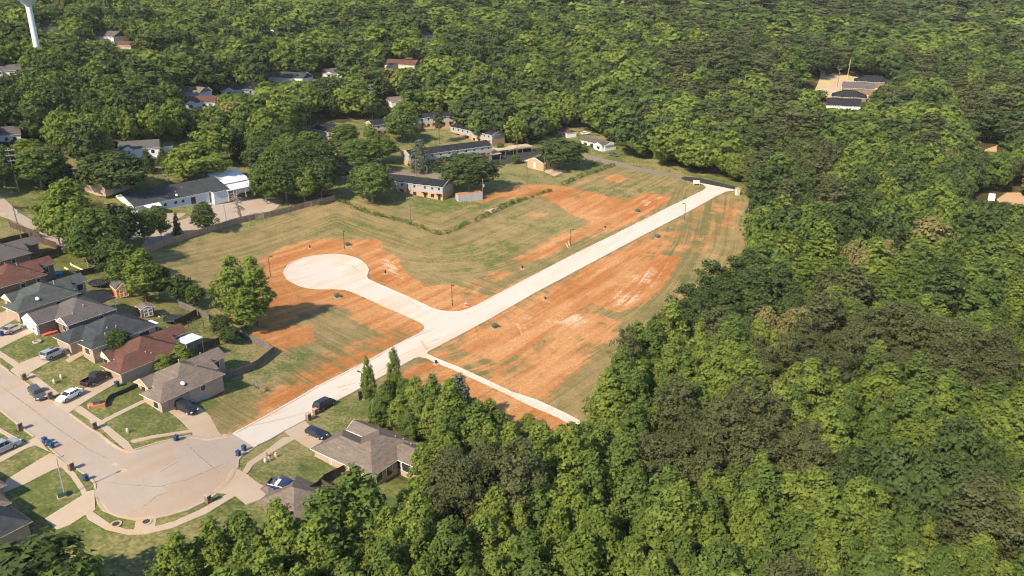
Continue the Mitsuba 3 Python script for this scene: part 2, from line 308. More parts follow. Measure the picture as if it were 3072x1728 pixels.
LEAF = {
    'bright': leaf_mat('mat_leaf_bright', (0.125, 0.175, 0.034), (0.27, 0.33, 0.072), 0.8),
    'green': leaf_mat('mat_leaf_green', (0.08, 0.128, 0.032), (0.18, 0.24, 0.06), 0.75),
    'dark': leaf_mat('mat_leaf_dark', (0.05, 0.08, 0.028), (0.115, 0.152, 0.05), 0.65),
    'olive': leaf_mat('mat_leaf_olive', (0.068, 0.082, 0.034), (0.14, 0.152, 0.062), 0.5),
    'tan': leaf_mat('mat_leaf_tan', (0.15, 0.14, 0.05), (0.28, 0.245, 0.10), 0.5),
    'blue': leaf_mat('mat_leaf_blue', (0.08, 0.105, 0.07), (0.165, 0.195, 0.14), 0.5)}
matte('mat_bark', (0.13, 0.105, 0.08))
matte('mat_grey_bark', (0.24, 0.21, 0.175))


WIDTH = {'gum': 0.24, 'oak': 0.37, 'pine': 0.27, 'cone': 0.26}


def crown_mesh(seed, kind, clumps, per, leaf):
    """A crown of height 1 about the axis, as wide as its kind grows: clumps of leaf faces through its volume."""
    wide = WIDTH[kind]
    r = np.random.default_rng(seed)
    pts = []
    while len(pts) < clumps:
        z = r.random()
        if kind == 'gum':
            prof = min(1.0, (1 - z) ** 0.62 * 1.18) * min(1.0, 0.55 + 2.2 * z)
        elif kind == 'oak':
            prof = math.sqrt(max(0.0, 1 - (2 * z - 0.86) ** 2 / 1.3)) * min(1, 0.5 + 3 * z)
        elif kind == 'pine':
            prof = math.sqrt(max(0.0, 1 - (1.9 * z - 0.8) ** 2 / 1.25)) * (0.72 + 0.28 * math.sin(z * 19 + seed))
        else:
            prof = (1 - z) ** 0.8 * 0.9 + 0.1
        a = r.random() * 2 * math.pi
        lobes = 1 + 0.16 * math.sin(3 * a + seed) + 0.10 * math.sin(5 * a - 2 * seed + 6 * z) + 0.12 * math.sin(8 * z + 2 * a + seed)
        if r.random() < prof:
            k = math.sqrt(r.random())
            k = 0.62 + 0.38 * k if r.random() < 0.85 else 0.6 * k
            pts.append((math.cos(a) * prof * lobes * k, math.sin(a) * prof * lobes * k, z, r.random()))
    pts = np.array(pts) * np.array([wide, wide, 1, 1])
    n = clumps * per
    c = np.repeat(pts, per, axis=0)
    d = r.normal(size=(n, 3))
    d /= np.linalg.norm(d, axis=1, keepdims=True)
    cr = 0.26 * wide * (150 / clumps) ** 0.33 * (0.75 + 0.6 * c[:, 3:4])
    pos = c[:, :3] + d * cr * np.array([1, 1, 0.85]) * r.random((n, 1)) ** 0.4
    out = c[:, :3] / np.array([wide, wide, 0.6]) - np.array([0, 0, 0.55])
    nrm = 0.75 * d + 0.6 * out / np.linalg.norm(out, axis=1, keepdims=True) + 0.38 * r.normal(size=(n, 3))
    nrm /= np.linalg.norm(nrm, axis=1, keepdims=True)
    x = np.cross(nrm, r.normal(size=(n, 3)))
    x /= np.linalg.norm(x, axis=1, keepdims=True)
    y = np.cross(nrm, x)
    s = leaf * (0.6 + 0.8 * r.random((n, 1)))
    q = np.stack([pos - x * s - y * s * 0.6, pos + x * s - y * s * 0.6, pos + y * s], 1)
    v = q.reshape(-1, 3)
    f = np.arange(3 * n).reshape(-1, 3)
    tone = np.clip(0.5 + (c[:, 3] - 0.5) * 0.7 + r.normal(size=n) * 0.16, 0, 1)
    return trimesh.Trimesh(v, f, process=False), np.c_[np.repeat(tone, 3), np.zeros(3 * n)]


def trunk_mesh(seed, base):
    """Tapered trunk with limbs, for a tree of height 1; the crown starts at that share of the height."""
    r = np.random.default_rng(seed + 99)
    out = [tube((0, 0, -0.03), (0, 0, base), 0.02, 0.015, 6), tube((0, 0, base), (0.01, 0.01, 0.86), 0.015, 0.004, 5)]
    for k in range(5):
        z = base + (0.8 - base) * (k + r.random()) / 5
        a = r.random() * 6.283
        out.append(tube((0, 0, z), (math.cos(a) * 0.12, math.sin(a) * 0.12, z + 0.13), 0.007, 0.002, 4))
    return trimesh.util.concatenate(out)


PROTO = {}


def prototypes():
    for level, (clumps, per, leaf) in {'near': (190, 24, 0.078), 'mid': (130, 15, 0.115), 'far': (90, 10, 0.165), 'horizon': (60, 6, 0.26)}.items():
        for kind, colours in {'gum': ('bright', 'green', 'dark'), 'oak': ('bright', 'green', 'dark', 'tan'), 'pine': ('olive', 'dark'), 'cone': ('blue', 'dark')}.items():
            for col in colours:
                for v in range(1 if kind == 'cone' or col == 'tan' or level == 'horizon' else 2):
                    seed = hash_of(level, kind, col, v)
                    base = {'gum': 0.22, 'oak': 0.24, 'pine': 0.42, 'cone': 0.06}[kind]
                    m, uv = crown_mesh(seed, kind, clumps, per, leaf * WIDTH[kind] * (0.8 if kind == 'pine' else 1))
                    vv = m.vertices.copy()
                    vv[:, 2] = base + vv[:, 2] * (0.99 - base)
                    key = f'proto_{level}_{kind}_{col}_{v}'
                    grp = {'type': 'shapegroup', 'crown': mikit.ply((vv, m.faces), LEAF[col], uv=uv)}
                    if level == 'near':
                        t = trunk_mesh(seed, base)
                        tv = t.vertices
                        grp['trunk'] = mikit.ply((tv, t.faces), 'mat_bark' if kind != 'oak' else 'mat_grey_bark')
                    PROTO.setdefault((level, kind, col), []).append((key, grp))


def hash_of(*a):
    h = 17
    for ch in ''.join(map(str, a)):
        h = (h * 31 + ord(ch)) % 100003
    return h


prototypes()
made_groups = set()


def plant(key, level, kind, col, x, y, height, spread=1.0, z=None):
    variants = PROTO[(level, kind, col)]
    name, grp = variants[rng.integers(len(variants))]
    if name not in made_groups:
        made_groups.add(name)
        scene[name] = grp
    m = T().translate((x, y, (gz(x, y) if z is None else z) - 0.1)).rotate((0, 0, 1), float(rng.random() * 360)).scale((height * spread, height * spread * (0.85 + 0.3 * rng.random()), height))
    scene[key] = {'type': 'instance', 'to_world': m, 'group': {'type': 'ref', 'id': name}}


#<BUILDINGS>
# ---------------------------------------------------------------- buildings
import manifold3d as m3


def shingle(dark, light):
    def fn(p, n, uv):
        a = noise(p.x * 1.1 + p.y * 0.7, p.z * 9.0, p.y * 0.6)
        b = fbm(p.x * 0.5, p.y * 0.5, p.z, octaves=3)
        c = noise(p.x * 5, p.y * 5, p.z * 7)
        return mix(dark, light, dr.clip((a * 0.4 + b * 0.3 + c * 0.3 - 0.5) * 1.7 + 0.5, 0, 1))
    return fn


def roof_mat(key, dark, light):
    scene[key] = {'type': 'twosided', 'bsdf': {'type': 'diffuse', 'reflectance': proc(shingle(dark, light))}}


roof_mat('mat_roof_taupe', (0.125, 0.10, 0.085), (0.235, 0.19, 0.158))
roof_mat('mat_roof_red', (0.092, 0.046, 0.037), (0.165, 0.085, 0.068))
roof_mat('mat_roof_slate', (0.036, 0.04, 0.046), (0.078, 0.083, 0.09))
roof_mat('mat_roof_grey', (0.086, 0.078, 0.077), (0.148, 0.133, 0.129))
roof_mat('mat_roof_green_grey', (0.052, 0.06, 0.059), (0.108, 0.116, 0.113))
roof_mat('mat_roof_dark', (0.018, 0.02, 0.025), (0.04, 0.042, 0.049))


def masonry(key, a, b):
    def fn(p, n, uv):
        return mix(a, b, noise(p.x * 3 + p.y * 2.2, p.z * 9, p.y) * 0.6 + fbm(p.x, p.y, p.z, octaves=2) * 0.4)
    scene[key] = {'type': 'twosided', 'bsdf': {'type': 'diffuse', 'reflectance': proc(fn)}}


masonry('mat_tan_brick', (0.36, 0.26, 0.20), (0.50, 0.39, 0.31))
masonry('mat_peach_brick', (0.46, 0.26, 0.15), (0.60, 0.38, 0.24))
masonry('mat_brown_brick', (0.17, 0.115, 0.09), (0.27, 0.19, 0.15))
matte('mat_white', (0.74, 0.74, 0.72), 0.6)
matte('mat_cream', (0.66, 0.57, 0.42), 0.7)
matte('mat_grey_siding', (0.36, 0.36, 0.37), 0.7)
matte('mat_pale_siding', (0.50, 0.53, 0.58), 0.7)
matte('mat_dark', (0.03, 0.03, 0.032), 0.6)
matte('mat_iron', (0.055, 0.045, 0.04), 0.5)
matte('mat_garage_door', (0.33, 0.25, 0.20), 0.6)
matte('mat_red_trim', (0.55, 0.12, 0.07), 0.7)
matte('mat_barn_wood', (0.52, 0.20, 0.09), 0.8)
matte('mat_lumber', (0.62, 0.48, 0.27), 0.8)
matte('mat_rust', (0.42, 0.16, 0.08), 0.8)
scene['mat_glass'] = {'type': 'principled', 'base_color': rgb(0.03, 0.035, 0.04), 'roughness': 0.12, 'specular': 0.6}
scene['mat_metal_roof'] = {'type': 'twosided', 'bsdf': {'type': 'principled', 'base_color': rgb(0.80, 0.80, 0.80), 'roughness': 0.45, 'specular': 0.4}}


def frame(o, ang, z):
    return trimesh.transformations.rotation_matrix(math.radians(ang), (0, 0, 1)) if o is None else trimesh.transformations.translation_matrix((o[0], o[1], z)) @ trimesh.transformations.rotation_matrix(math.radians(ang), (0, 0, 1))


def moved(m, M):
    m = trimesh.util.concatenate(m) if isinstance(m, list) else m.copy()
    m.apply_transform(M)
    return m


def hull(pts):
    return m3.Manifold.hull_points(np.asarray(pts, float))


def roof_solid(b, pitch, eave):
    """b = (u0, u1, v0, v1, shape[, rise of the eave]): shape hip, gable_u (ridge along u), gable_v, or shed_v (low at v0)."""
    u0, u1, v0, v1, k = b[:5]
    z = eave + (b[5] if len(b) > 5 else 0)
    p = b[6] if len(b) > 6 else pitch
    low = [(u, v, zz) for u in (u0, u1) for v in (v0, v1) for zz in (z - 0.02, z + 0.02)]
    um, vm = (u0 + u1) / 2, (v0 + v1) / 2
    du, dv = (u1 - u0) / 2, (v1 - v0) / 2
    if k == 'hip':
        d = min(du, dv)
        top = [(u0 + d, vm, z + p * d), (u1 - d, vm, z + p * d)] if du >= dv else [(um, v0 + d, z + p * d), (um, v1 - d, z + p * d)]
    elif k == 'gable_u':
        top = [(u0, vm, z + p * dv), (u1, vm, z + p * dv)]
    elif k == 'gable_v':
        top = [(um, v0, z + p * du), (um, v1, z + p * du)]
    elif k == 'barn_v':
        top = [(u, v, z + q) for v in (v0, v1) for u, q in ((u0 + du * 0.32, du * 0.62), (um, du * 0.86), (u1 - du * 0.32, du * 0.62))]
    elif k == 'shed_v':
        top = [(u0, v1, z + p * 2 * dv), (u1, v1, z + p * 2 * dv)]
    else:
        top = [(u, v, z + 0.12) for u in (u0, u1) for v in (v0, v1)]
    return hull(low + top)


def to_tri(m):
    q = m.to_mesh()
    return trimesh.Trimesh(q.vert_properties[:, :3].astype(float), q.tri_verts, process=False)


def extrude(poly, z0, z1):
    out = []
    for g in getattr(poly, 'geoms', [poly]):
        if g.area > 0.01:
            m = trimesh.creation.extrude_polygon(g, z1 - z0, engine='earcut')
            m.apply_translation((0, 0, z0))
            out.append(m)
    return trimesh.util.concatenate(out)


def opening(t, M, u, v, face, w, z0, z1, glass='mat_glass', trim='mat_white', name='window', depth=0.05):
    """A window or door on a wall facing u-, u+, v- or v+ at (u, v): a frame and its pane."""
    h = w / 2
    if face[0] == 'u':
        s = -1 if face[1] == '-' else 1
        f = [box(min(u, u + s * depth), max(u, u + s * depth), v - h, v + h, z0, z1)]
        g = box(min(u, u + s * (depth + 0.02)), max(u, u + s * (depth + 0.02)), v - h + 0.09, v + h - 0.09, z0 + 0.09, z1 - 0.09)
    else:
        s = -1 if face[1] == '-' else 1
        f = [box(u - h, u + h, min(v, v + s * depth), max(v, v + s * depth), z0, z1)]
        g = box(u - h + 0.09, u + h - 0.09, min(v, v + s * (depth + 0.02)), max(v, v + s * (depth + 0.02)), z0 + 0.09, z1 - 0.09)
    k = part(t, name, moved(f, M), trim)
    part(k, 'panel' if 'door' in name else 'pane', moved(g, M), glass)


def house(name, label, origin, ang, blocks, roof, wall, eave=2.6, pitch=0.55, over=0.45, trim='mat_cream', base=None, openings=(), gables=(), vents=(), cat='house', upper=None, group=None, pads=()):
    t = thing(name, label, cat, group)
    c = np.array([[(b[0] + b[1]) / 2, (b[2] + b[3]) / 2] for b in blocks]).mean(0)
    a = math.radians(ang)
    cx, cy = origin[0] + c[0] * math.cos(a) - c[1] * math.sin(a), origin[1] + c[0] * math.sin(a) + c[1] * math.cos(a)
    z = gz(*origin) if base is None else base
    M = frame(origin, ang, z)
    solid = m3.Manifold()
    foot = unary_union([shapely.box(b[0], b[2], b[1], b[3]) for b in blocks if len(b) < 6])
    for b in blocks:
        solid = solid + roof_solid(b, pitch, eave)
    r = part(t, 'roof', moved(to_tri(solid), M), roof)
    inner = foot.buffer(-over, join_style='mitre')
    if upper:
        part(t, 'wall', moved(extrude(inner, -1.2, upper[0]), M), wall)
        part(t, 'upper_wall', moved(extrude(inner.buffer(0.06, join_style='mitre'), upper[0], eave - 0.14), M), upper[1])
    else:
        part(t, 'wall', moved(extrude(inner, -1.2, eave - 0.14), M), wall)
    part(t, 'eave', moved(extrude(foot.buffer(0.04, join_style='mitre'), eave - 0.15, eave - 0.021), M), trim)
    for (u, v0, v1, side, rise, mat) in gables:   # gable ends facing u- or u+, v- or v+
        w = (v1 - v0) / 2
        vm = (v0 + v1) / 2
        s = 1 if side[1] == '+' else -1
        pr = np.array([(0, v0 + 0.25, eave + 0.02), (0, v1 - 0.25, eave + 0.02), (0, vm, eave + rise * w - 0.1)])
        bg = np.array([(0, v0, eave), (0, v1, eave), (0, vm, eave + rise * w + 0.1)])
        for pts, d0, d1, mt, nm in ((pr, 0.0, 0.07, mat, 'gable'), (bg, -0.02, 0.04, trim, 'gable_trim')):
            q = np.vstack([pts + (s * d0, 0, 0), pts + (s * d1, 0, 0)])
            if side[0] == 'v':
                q = q[:, [1, 0, 2]]
            q = q + ((u, 0, 0) if side[0] == 'u' else (0, u, 0))
            part(t, nm, moved(to_tri(hull(q)), M), mt)
    for o in openings:
        opening(t, M, *o[:6], **(o[6] if len(o) > 6 else {}))
    for (u, v, zz) in vents:
        part(r, 'vent', moved([tube((u, v, zz - 0.8), (u, v, zz + 0.2), 0.09), tube((u, v, zz + 0.2), (u, v, zz + 0.28), 0.15)], M), 'mat_grey_siding')
    return t, M


def plan_a(o, ang, L=0.0):
    """The street's usual plan: garage wing, main hip, front gable, rear wing."""
    return [(0, 10, 0, 6.6, 'hip'), (3.2, 14.7 + L, 0.03, 12.0, 'hip'), (2.3, 9, 7.4, 12.03, 'gable_u'), (9, 20 + L, 6.4, 11.6, 'gable_u'), (10, 15.5 + L, 3.2, 9.6, 'gable_u')]


GAR = {'name': 'garage_door', 'glass': 'mat_garage_door', 'trim': 'mat_cream'}
OPEN_A = [(0.45, 3.3, 'u-', 4.6, 0, 2.2, GAR), (2.76, 9.7, 'u-', 1.5, 0.7, 2.2), (9.0, 0.45, 'v-', 1.2, 0.9, 2.1), (12.6, 0.45, 'v-', 1.0, 0.9, 2.1), (14.25, 1.7, 'u+', 1.2, 0.8, 2.1), (17.5, 6.85, 'v-', 1.6, 0.5, 2.1)]
OPEN_1 = [(0.45, 2.2, 'u-', 1.6, 0.7, 2.2), (2.76, 9.7, 'u-', 1.5, 0.7, 2.2), (4.2, 0.45, 'v-', 4.4, 0, 2.2, {'name': 'garage_door', 'glass': 'mat_garage_door', 'trim': 'mat_brown_brick'}), (9.6, 0.45, 'v-', 1.2, 0.9, 2.1), (17.5, 6.85, 'v-', 1.6, 0.5, 2.1)]
house('house', 'brick house with grey brown roof at the near end of the row, black suv outside', (-65.62, 136.67), 55.5, plan_a(0, 0), 'mat_roof_taupe', 'mat_tan_brick', openings=OPEN_1, gables=[(2.3, 7.4, 12.03, 'u-', 0.55, 'mat_tan_brick')], vents=[(11, 4, 4.6), (16, 9.6, 3.8), (9.5, 7.2, 5.6)], base=6.4)
house('house', 'house with a reddish brown shingle roof, black pickup at its garage', (-76.45, 144.97), 55.4, plan_a(0, 0), 'mat_roof_red', 'mat_tan_brick', openings=OPEN_A, gables=[(2.3, 7.4, 12.03, 'u-', 0.55, 'mat_cream')], vents=[(8, 1.6, 3.4), (7.2, 2.2, 3.8), (17, 9.3, 3.8)], base=8.2)
house('house', 'house with a grey green roof and satellite dish, between brown and warm grey roofs', (-106.04, 164.19), 55, plan_a(0, 0, -0.7), 'mat_roof_green_grey', 'mat_tan_brick', openings=OPEN_A, gables=[(2.3, 7.4, 12.03, 'u-', 0.55, 'mat_cream')], vents=[(11, 5, 5.2)], base=13.0)
house('house', 'house with a plain brown roof at the left edge, behind the grey green roof', (-118.7, 173.3), 55, plan_a(0, 0), 'mat_roof_red', 'mat_brown_brick', openings=OPEN_A, gables=[(2.3, 7.4, 12.03, 'u-', 0.55, 'mat_cream')], vents=[(9, 7.5, 5.4), (10.5, 5, 5.4)], base=13.9)
house('house', 'light grey roofed house cut by the left edge, farthest of the row', (-131.0, 185.0), 55, plan_a(0, 0, 2.5), 'mat_roof_grey', 'mat_brown_brick', openings=OPEN_A, vents=[(11, 5, 5.2), (12.5, 4, 4.8)], base=14.6)
house('house', 'house with a charcoal shingle roof, silver car before its garage', (-90.21, 153.64), 55, [(0, 8, 0, 6.2, 'hip'), (2.6, 16.1, -6.2, 5.6, 'hip'), (1.2, 8, -6.2, -1.2, 'hip')], 'mat_roof_slate', 'mat_tan_brick',
      openings=[(0.45, 3.1, 'u-', 4.6, 0, 2.2, GAR), (1.65, -3.7, 'u-', 1.8, 0.7, 2.1), (13, -5.75, 'v-', 2.4, 0, 2.1, {'name': 'door'}), (9, -5.75, 'v-', 1.2, 0.9, 2.1)], vents=[(5.5, -4.3, 3.9), (6.8, -3.0, 4.4), (8.5, -3.4, 4.2)], base=10.6)
t, M = house('house', 'house with warm grey roof, white garage gable and a black rear porch roof', (-99.54, 159.58), 55, [(0, 8, 0, 6.5, 'gable_u'), (3.8, 14.6, -5.5, 6.6, 'hip'), (3.4, 10, -5.6, -1.1, 'gable_u')], 'mat_roof_grey', 'mat_brown_brick',
             openings=[(0.45, 3.2, 'u-', 4.8, 0, 2.2, {'name': 'garage_door', 'glass': 'mat_white', 'trim': 'mat_white'}), (3.85, -3.4, 'u-', 1.4, 0.7, 2.1), (11, -5.15, 'v-', 1.2, 0.9, 2.1)], gables=[(0, 0, 6.5, 'u-', 0.55, 'mat_white'), (3.4, -5.6, -1.1, 'u-', 0.55, 'mat_tan_brick')], vents=[(6, -3.5, 3.9), (9, -2.5, 4.5)], base=12.2, trim='mat_white')
part(t, 'porch_roof', moved(to_tri(roof_solid((13.5, 17.8, 0.1, 8.8, 'flat'), 0, 2.75)), M), 'mat_roof_dark')
for v in (0.4, 8.5):
    part(t, 'post', moved(box(17.4, 17.55, v - 0.08, v + 0.08, -0.8, 2.74), M), 'mat_white')
part(t, 'front_wall', moved(box(-0.02, 0.44, 0.45, 6.05, -0.6, 2.44), M), 'mat_white', label='white painted garage front')
part(t, 'flower_bed', moved(box(0.6, 3.6, -0.75, 0.3, -0.5, 0.18), M), 'mat_red_trim', label='red mulch bed edge')
H8W = {'trim': 'mat_white'}
house('house', 'large taupe roofed house by the new road, trees in front of it', (-24.4, 119.88), 145, [(0.0, 14.2, -8.0, 0.0, 'hip'), (-1.0, 9.5, -12.6, 0.03, 'hip'), (5.5, 13.7, -12.4, -8.3, 'gable_u'), (-5.4, 3.0, -11.9, -6.3, 'hip')], 'mat_roof_taupe', 'mat_tan_brick', pitch=0.52, trim='mat_white',
      openings=[(13.75, -3.9, 'u+', 4.8, 0, 2.2, dict(GAR, trim='mat_white')), (9.6, -0.45, 'v+', 0.5, 0.2, 2.2, {'name': 'meter_box', 'glass': 'mat_grey_siding'}), (-0.55, -2.0, 'u-', 1.6, 0.4, 2.2), (-0.55, -4.6, 'u-', 1.6, 0.2, 2.2), (-2.6, -6.75, 'v+', 2.2, 0.4, 2.2, H8W), (-0.9, -6.75, 'v+', 0.9, 0.4, 2.2, H8W)], vents=[(9, -2, 3.5), (3, -10.2, 3.8), (1.5, -10.6, 3.6), (-0.5, -10.4, 3.4)], gables=[(13.7, -12.4, -8.3, 'u+', 0.52, 'mat_tan_brick')], base=2.1)
house('house', 'taupe roof corner of a house behind the blue pickup, mostly under trees', (-37.69, 115.77), 145, [(-9, 2.2, -4.6, 6, 'hip'), (0, 4.6, -3.4, 3.4, 'hip')], 'mat_roof_taupe', 'mat_tan_brick', trim='mat_white', base=1.4)
house('house', 'brown roofed house tip at the left edge beside two long driveways', (-77.95, 108.50), 55, [(-12, 0, 0, 10, 'hip')], 'mat_roof_taupe', 'mat_tan_brick', base=gz(*(-80.12, 109.91)), openings=[(-0.45, 5, 'u+', 4.4, 0, 2.2, GAR)])
house('house', 'second brown roof tip at the left edge, lower one', (-75.01, 104.46), 55, [(-12, 0, 0, 4.5, 'hip')], 'mat_roof_taupe', 'mat_tan_brick', base=gz(*(-77.29, 106.14)))
house('house', 'blue grey roofed house in the bottom left corner, dark tree in front', (-70.00, 100.68), 55, [(-13, 0, 0, 8, 'hip')], 'mat_roof_slate', 'mat_tan_brick', base=gz(*(-72.11, 102.03)))

# porches and garden sheds
t = thing('patio_cover', 'white flat patio cover behind the charcoal roofed house', 'patio cover')
M = frame((-90.21, 153.64), 55, 10.6)
part(t, 'roof', moved(box(13.9, 16.9, -5.3, -2.4, 2.45, 2.55), M), 'mat_metal_roof')
for u in (14.2, 16.7):
    for v in (-5.1, -2.6):
        part(t, 'post', moved(tube((u, v, -0.9), (u, v, 2.46), 0.05), M), 'mat_white')
t = thing('patio_cover', 'grey metal patio cover behind the reddish brown roof', 'patio cover')
M = frame((-76.45, 144.97), 55.4, 8.2)
part(t, 'roof', moved(box(15.9, 20.2, 1.6, 5.4, 2.35, 2.45), M), 'mat_pale_siding')
for u in (16.1, 20.0):
    for v in (1.8, 5.2):
        part(t, 'post', moved(tube((u, v, -0.9), (u, v, 2.36), 0.05), M), 'mat_white')


def dish(label, M, u, v, z, r=0.45):
    t = thing('satellite_dish', label, 'satellite dish')
    b = trimesh.creation.icosphere(subdivisions=2, radius=r)
    b = trimesh.Trimesh(b.vertices * (1, 1, 0.25) - (0, 0, 0), b.faces, process=False)
    b.apply_transform(trimesh.transformations.rotation_matrix(math.radians(48), (1, 0, 0)))
    b.apply_translation((u, v, z + 0.55))
    part(t, 'bowl', moved(b, M), 'mat_white', smooth=True)
    part(t, 'mast', moved(tube((u, v, z - 0.1), (u, v, z + 0.5), 0.05), M), 'mat_dark')


dish('round white satellite dish on the grey brown roof', frame((-65.62, 136.67), 55.5, 6.4), 6.0, 1.3, 3.3)
dish('white satellite dish on the grey green roof', frame((-106.04, 164.19), 55, 13.0), 5.2, 1.3, 3.3)
dish('white satellite dish on the long dark church roof', frame((-109.07, 259.58), 47.2, 11.4), 1.8, 0.6, 3.4)


def shed(label, origin, ang, w, d, h, roof, wall, rise=0.5, trim='mat_white', barn=False):
    t, M = house('garden_shed', label, origin, ang, [(0, w, 0, d, 'barn_v' if barn else 'gable_v')], roof, wall, eave=h, pitch=rise, over=0.12, trim=trim, cat='shed', gables=[(0, 0, w, 'v-', rise, wall)])
    for i in (-1, 1):
        k = part(t, 'door', moved(box(w / 2 + i * 0.52 - 0.48, w / 2 + i * 0.52 + 0.48, -0.02, 0.10, 0.05, h - 0.25), M), wall)
        part(k, 'cross_brace', moved([box(w / 2 + i * 0.52 - 0.48, w / 2 + i * 0.52 + 0.48, -0.06, -0.02, zz, zz + 0.12) for zz in (0.05, h / 2 - 0.1, h - 0.4)] + [box(w / 2 + i * 0.52 + q - 0.06, w / 2 + i * 0.52 + q + 0.06, -0.065, -0.02, 0.05, h - 0.26) for q in (-0.42, 0.42)], M), trim)
    return t


shed('orange barn shaped shed with a rounded grey roof and white door braces', (-95.45, 186.58), 42, 3.4, 4.6, 2.2, 'mat_roof_grey', 'mat_barn_wood', 0.8, barn=True)
shed('small shed with white corner posts and a weathered roof', (-85.72, 177.06), 42, 3.2, 3.6, 2.1, 'mat_roof_taupe', 'mat_brown_brick', 0.3)

# ---------------------------------------------------------------- apartments, church and the houses round them
WIN = {'trim': 'mat_white'}


def flats(label, origin, ang, blocks, faces, wall='mat_peach_brick', eave=5.2, gables=(), base=None):
    ops = []
    for face, v, us in faces:
        for i, u in enumerate(us):
            a = (u, v) if face[0] == 'v' else (v, u)
            ops.append((a[0], a[1], face, 1.0, 3.7, 4.75, WIN))
            ops.append((a[0], a[1], face, 1.3 if i % 2 else 1.0, 0.1 if i % 2 == 0 else 0.8, 2.15, {'name': 'door' if i % 2 == 0 else 'window', 'trim': 'mat_dark'}))
    t, M = house('apartment_block', label, origin, ang, blocks, 'mat_roof_dark', wall, eave=eave, pitch=0.33, over=0.4, trim='mat_white', openings=ops, upper=(2.7, 'mat_grey_siding'), gables=gables, base=base, cat='apartment building')
    for face, v, us in faces:
        for u in us[::2]:
            b = box(u - 1.0, u + 1.0, v, v + (1.1 if face[1] == '+' else -1.1), 2.3, 2.42) if face[0] == 'v' and face[1] == '+' else box(u - 1.0, u + 1.0, v - 1.1, v, 2.3, 2.42) if face[0] == 'v' else box(v - 1.1, v, u - 1.0, u + 1.0, 2.3, 2.42)
            part(t, 'canopy', moved(b, M), 'mat_roof_dark')
    return t, M


flats('front apartment block of three stepped two storey sections facing the mown field', (-24.97, 293.49), 157, [(0, 15, -9, 0, 'gable_u'), (15.02, 29.5, -9.5, -0.5, 'gable_u'), (29.52, 44, -9.2, -0.2, 'gable_u')],
      [('v+', -0.40, (1.8, 4.6, 7.6, 12)), ('v+', -0.90, (17.5, 20.5, 24, 27)), ('v+', -0.60, (32, 35, 38, 41))], gables=[(0, -9, 0, 'u-', 0.33, 'mat_brown_brick'), (44, -9.2, -0.2, 'u+', 0.33, 'mat_peach_brick')])
flats('long apartment block behind the blue green cedar, brick gable towards us', (-41.06, 333.07), 32.5, [(0, 39, 0, 9.6, 'gable_u')], [('v-', 0.40, (3, 6.5, 10, 14, 18, 22, 26, 30, 34, 37))], gables=[(0, 0, 9.6, 'u-', 0.33, 'mat_peach_brick'), (39, 0, 9.6, 'u+', 0.33, 'mat_peach_brick')])
flats('rear right apartment block with two roof steps, nearest the woods', (-9.14, 378.14), 135, [(0, 15, -9, 0, 'gable_u'), (15.02, 30, -9.5, -0.5, 'gable_u')], [('v+', -0.40, (2.5, 5.5, 9, 12.5)), ('v+', -0.9, (17.5, 21, 24, 27.5))], gables=[(0, -9, 0, 'u-', 0.33, 'mat_brown_brick'), (30, -9.5, -0.5, 'u+', 0.33, 'mat_peach_brick')])
flats('apartment block at the far left end, beside the street', (-76.98, 358.61), 137, [(0, 18, -9, 0, 'gable_u')], [('v+', -0.40, (2.5, 6, 10, 14))], gables=[(18, -9, 0, 'u+', 0.33, 'mat_peach_brick'), (0, -9, 0, 'u-', 0.33, 'mat_peach_brick')])
flats('apartment block half hidden by trees in the middle of the estate', (-63.32, 379.31), 32, [(0, 22, 0, 9, 'gable_u')], [('v-', 0.40, (3, 6, 10, 13, 17, 20))], gables=[(0, 0, 9, 'u-', 0.33, 'mat_peach_brick'), (22, 0, 9, 'u+', 0.33, 'mat_brown_brick')])
flats('apartment block behind the large trees, rearmost of the estate', (-45.61, 398.79), 20, [(0, 20, 0, 9, 'gable_u')], [('v-', 0.40, (3, 6, 10, 13, 17))], gables=[(0, 0, 9, 'u-', 0.33, 'mat_brown_brick'), (20, 0, 9, 'u+', 0.33, 'mat_brown_brick')])
t, M = house('laundry_house', 'small brick building with a dark gabled roof beside the round oak', (5.77, 345.87), -38, [(0, 9.4, 0, 13, 'gable_v')], 'mat_roof_dark', 'mat_peach_brick', eave=3.0, pitch=0.36, over=0.35, trim='mat_white', cat='building', gables=[(0, 0, 9.4, 'v-', 0.36, 'mat_peach_brick')],
             openings=[(9.05, 2.0, 'u+', 1.2, 0, 2.1, {'name': 'door', 'trim': 'mat_white'}), (9.05, 5.0, 'u+', 1.4, 0.7, 2.1)])
part(t, 'front_panel', moved(box(3.6, 5.0, 0.29, 0.36, 0.1, 3.4), M), 'mat_pale_siding', label='pale panel strip up the gable')
part(t, 'chimney', moved(box(7.6, 8.6, 8.5, 9.5, 3, 5.6), M), 'mat_brown_brick')
t = thing('patio_slab', 'pale concrete patio under the round oak, with a dark edge', 'patio')
part(t, 'slab', drape(Polygon([(13.3, 340.3), (16.6, 346.0), (22.9, 342.2), (17.6, 333.4)]), 0.25, thick=0.6), 'mat_pavement')
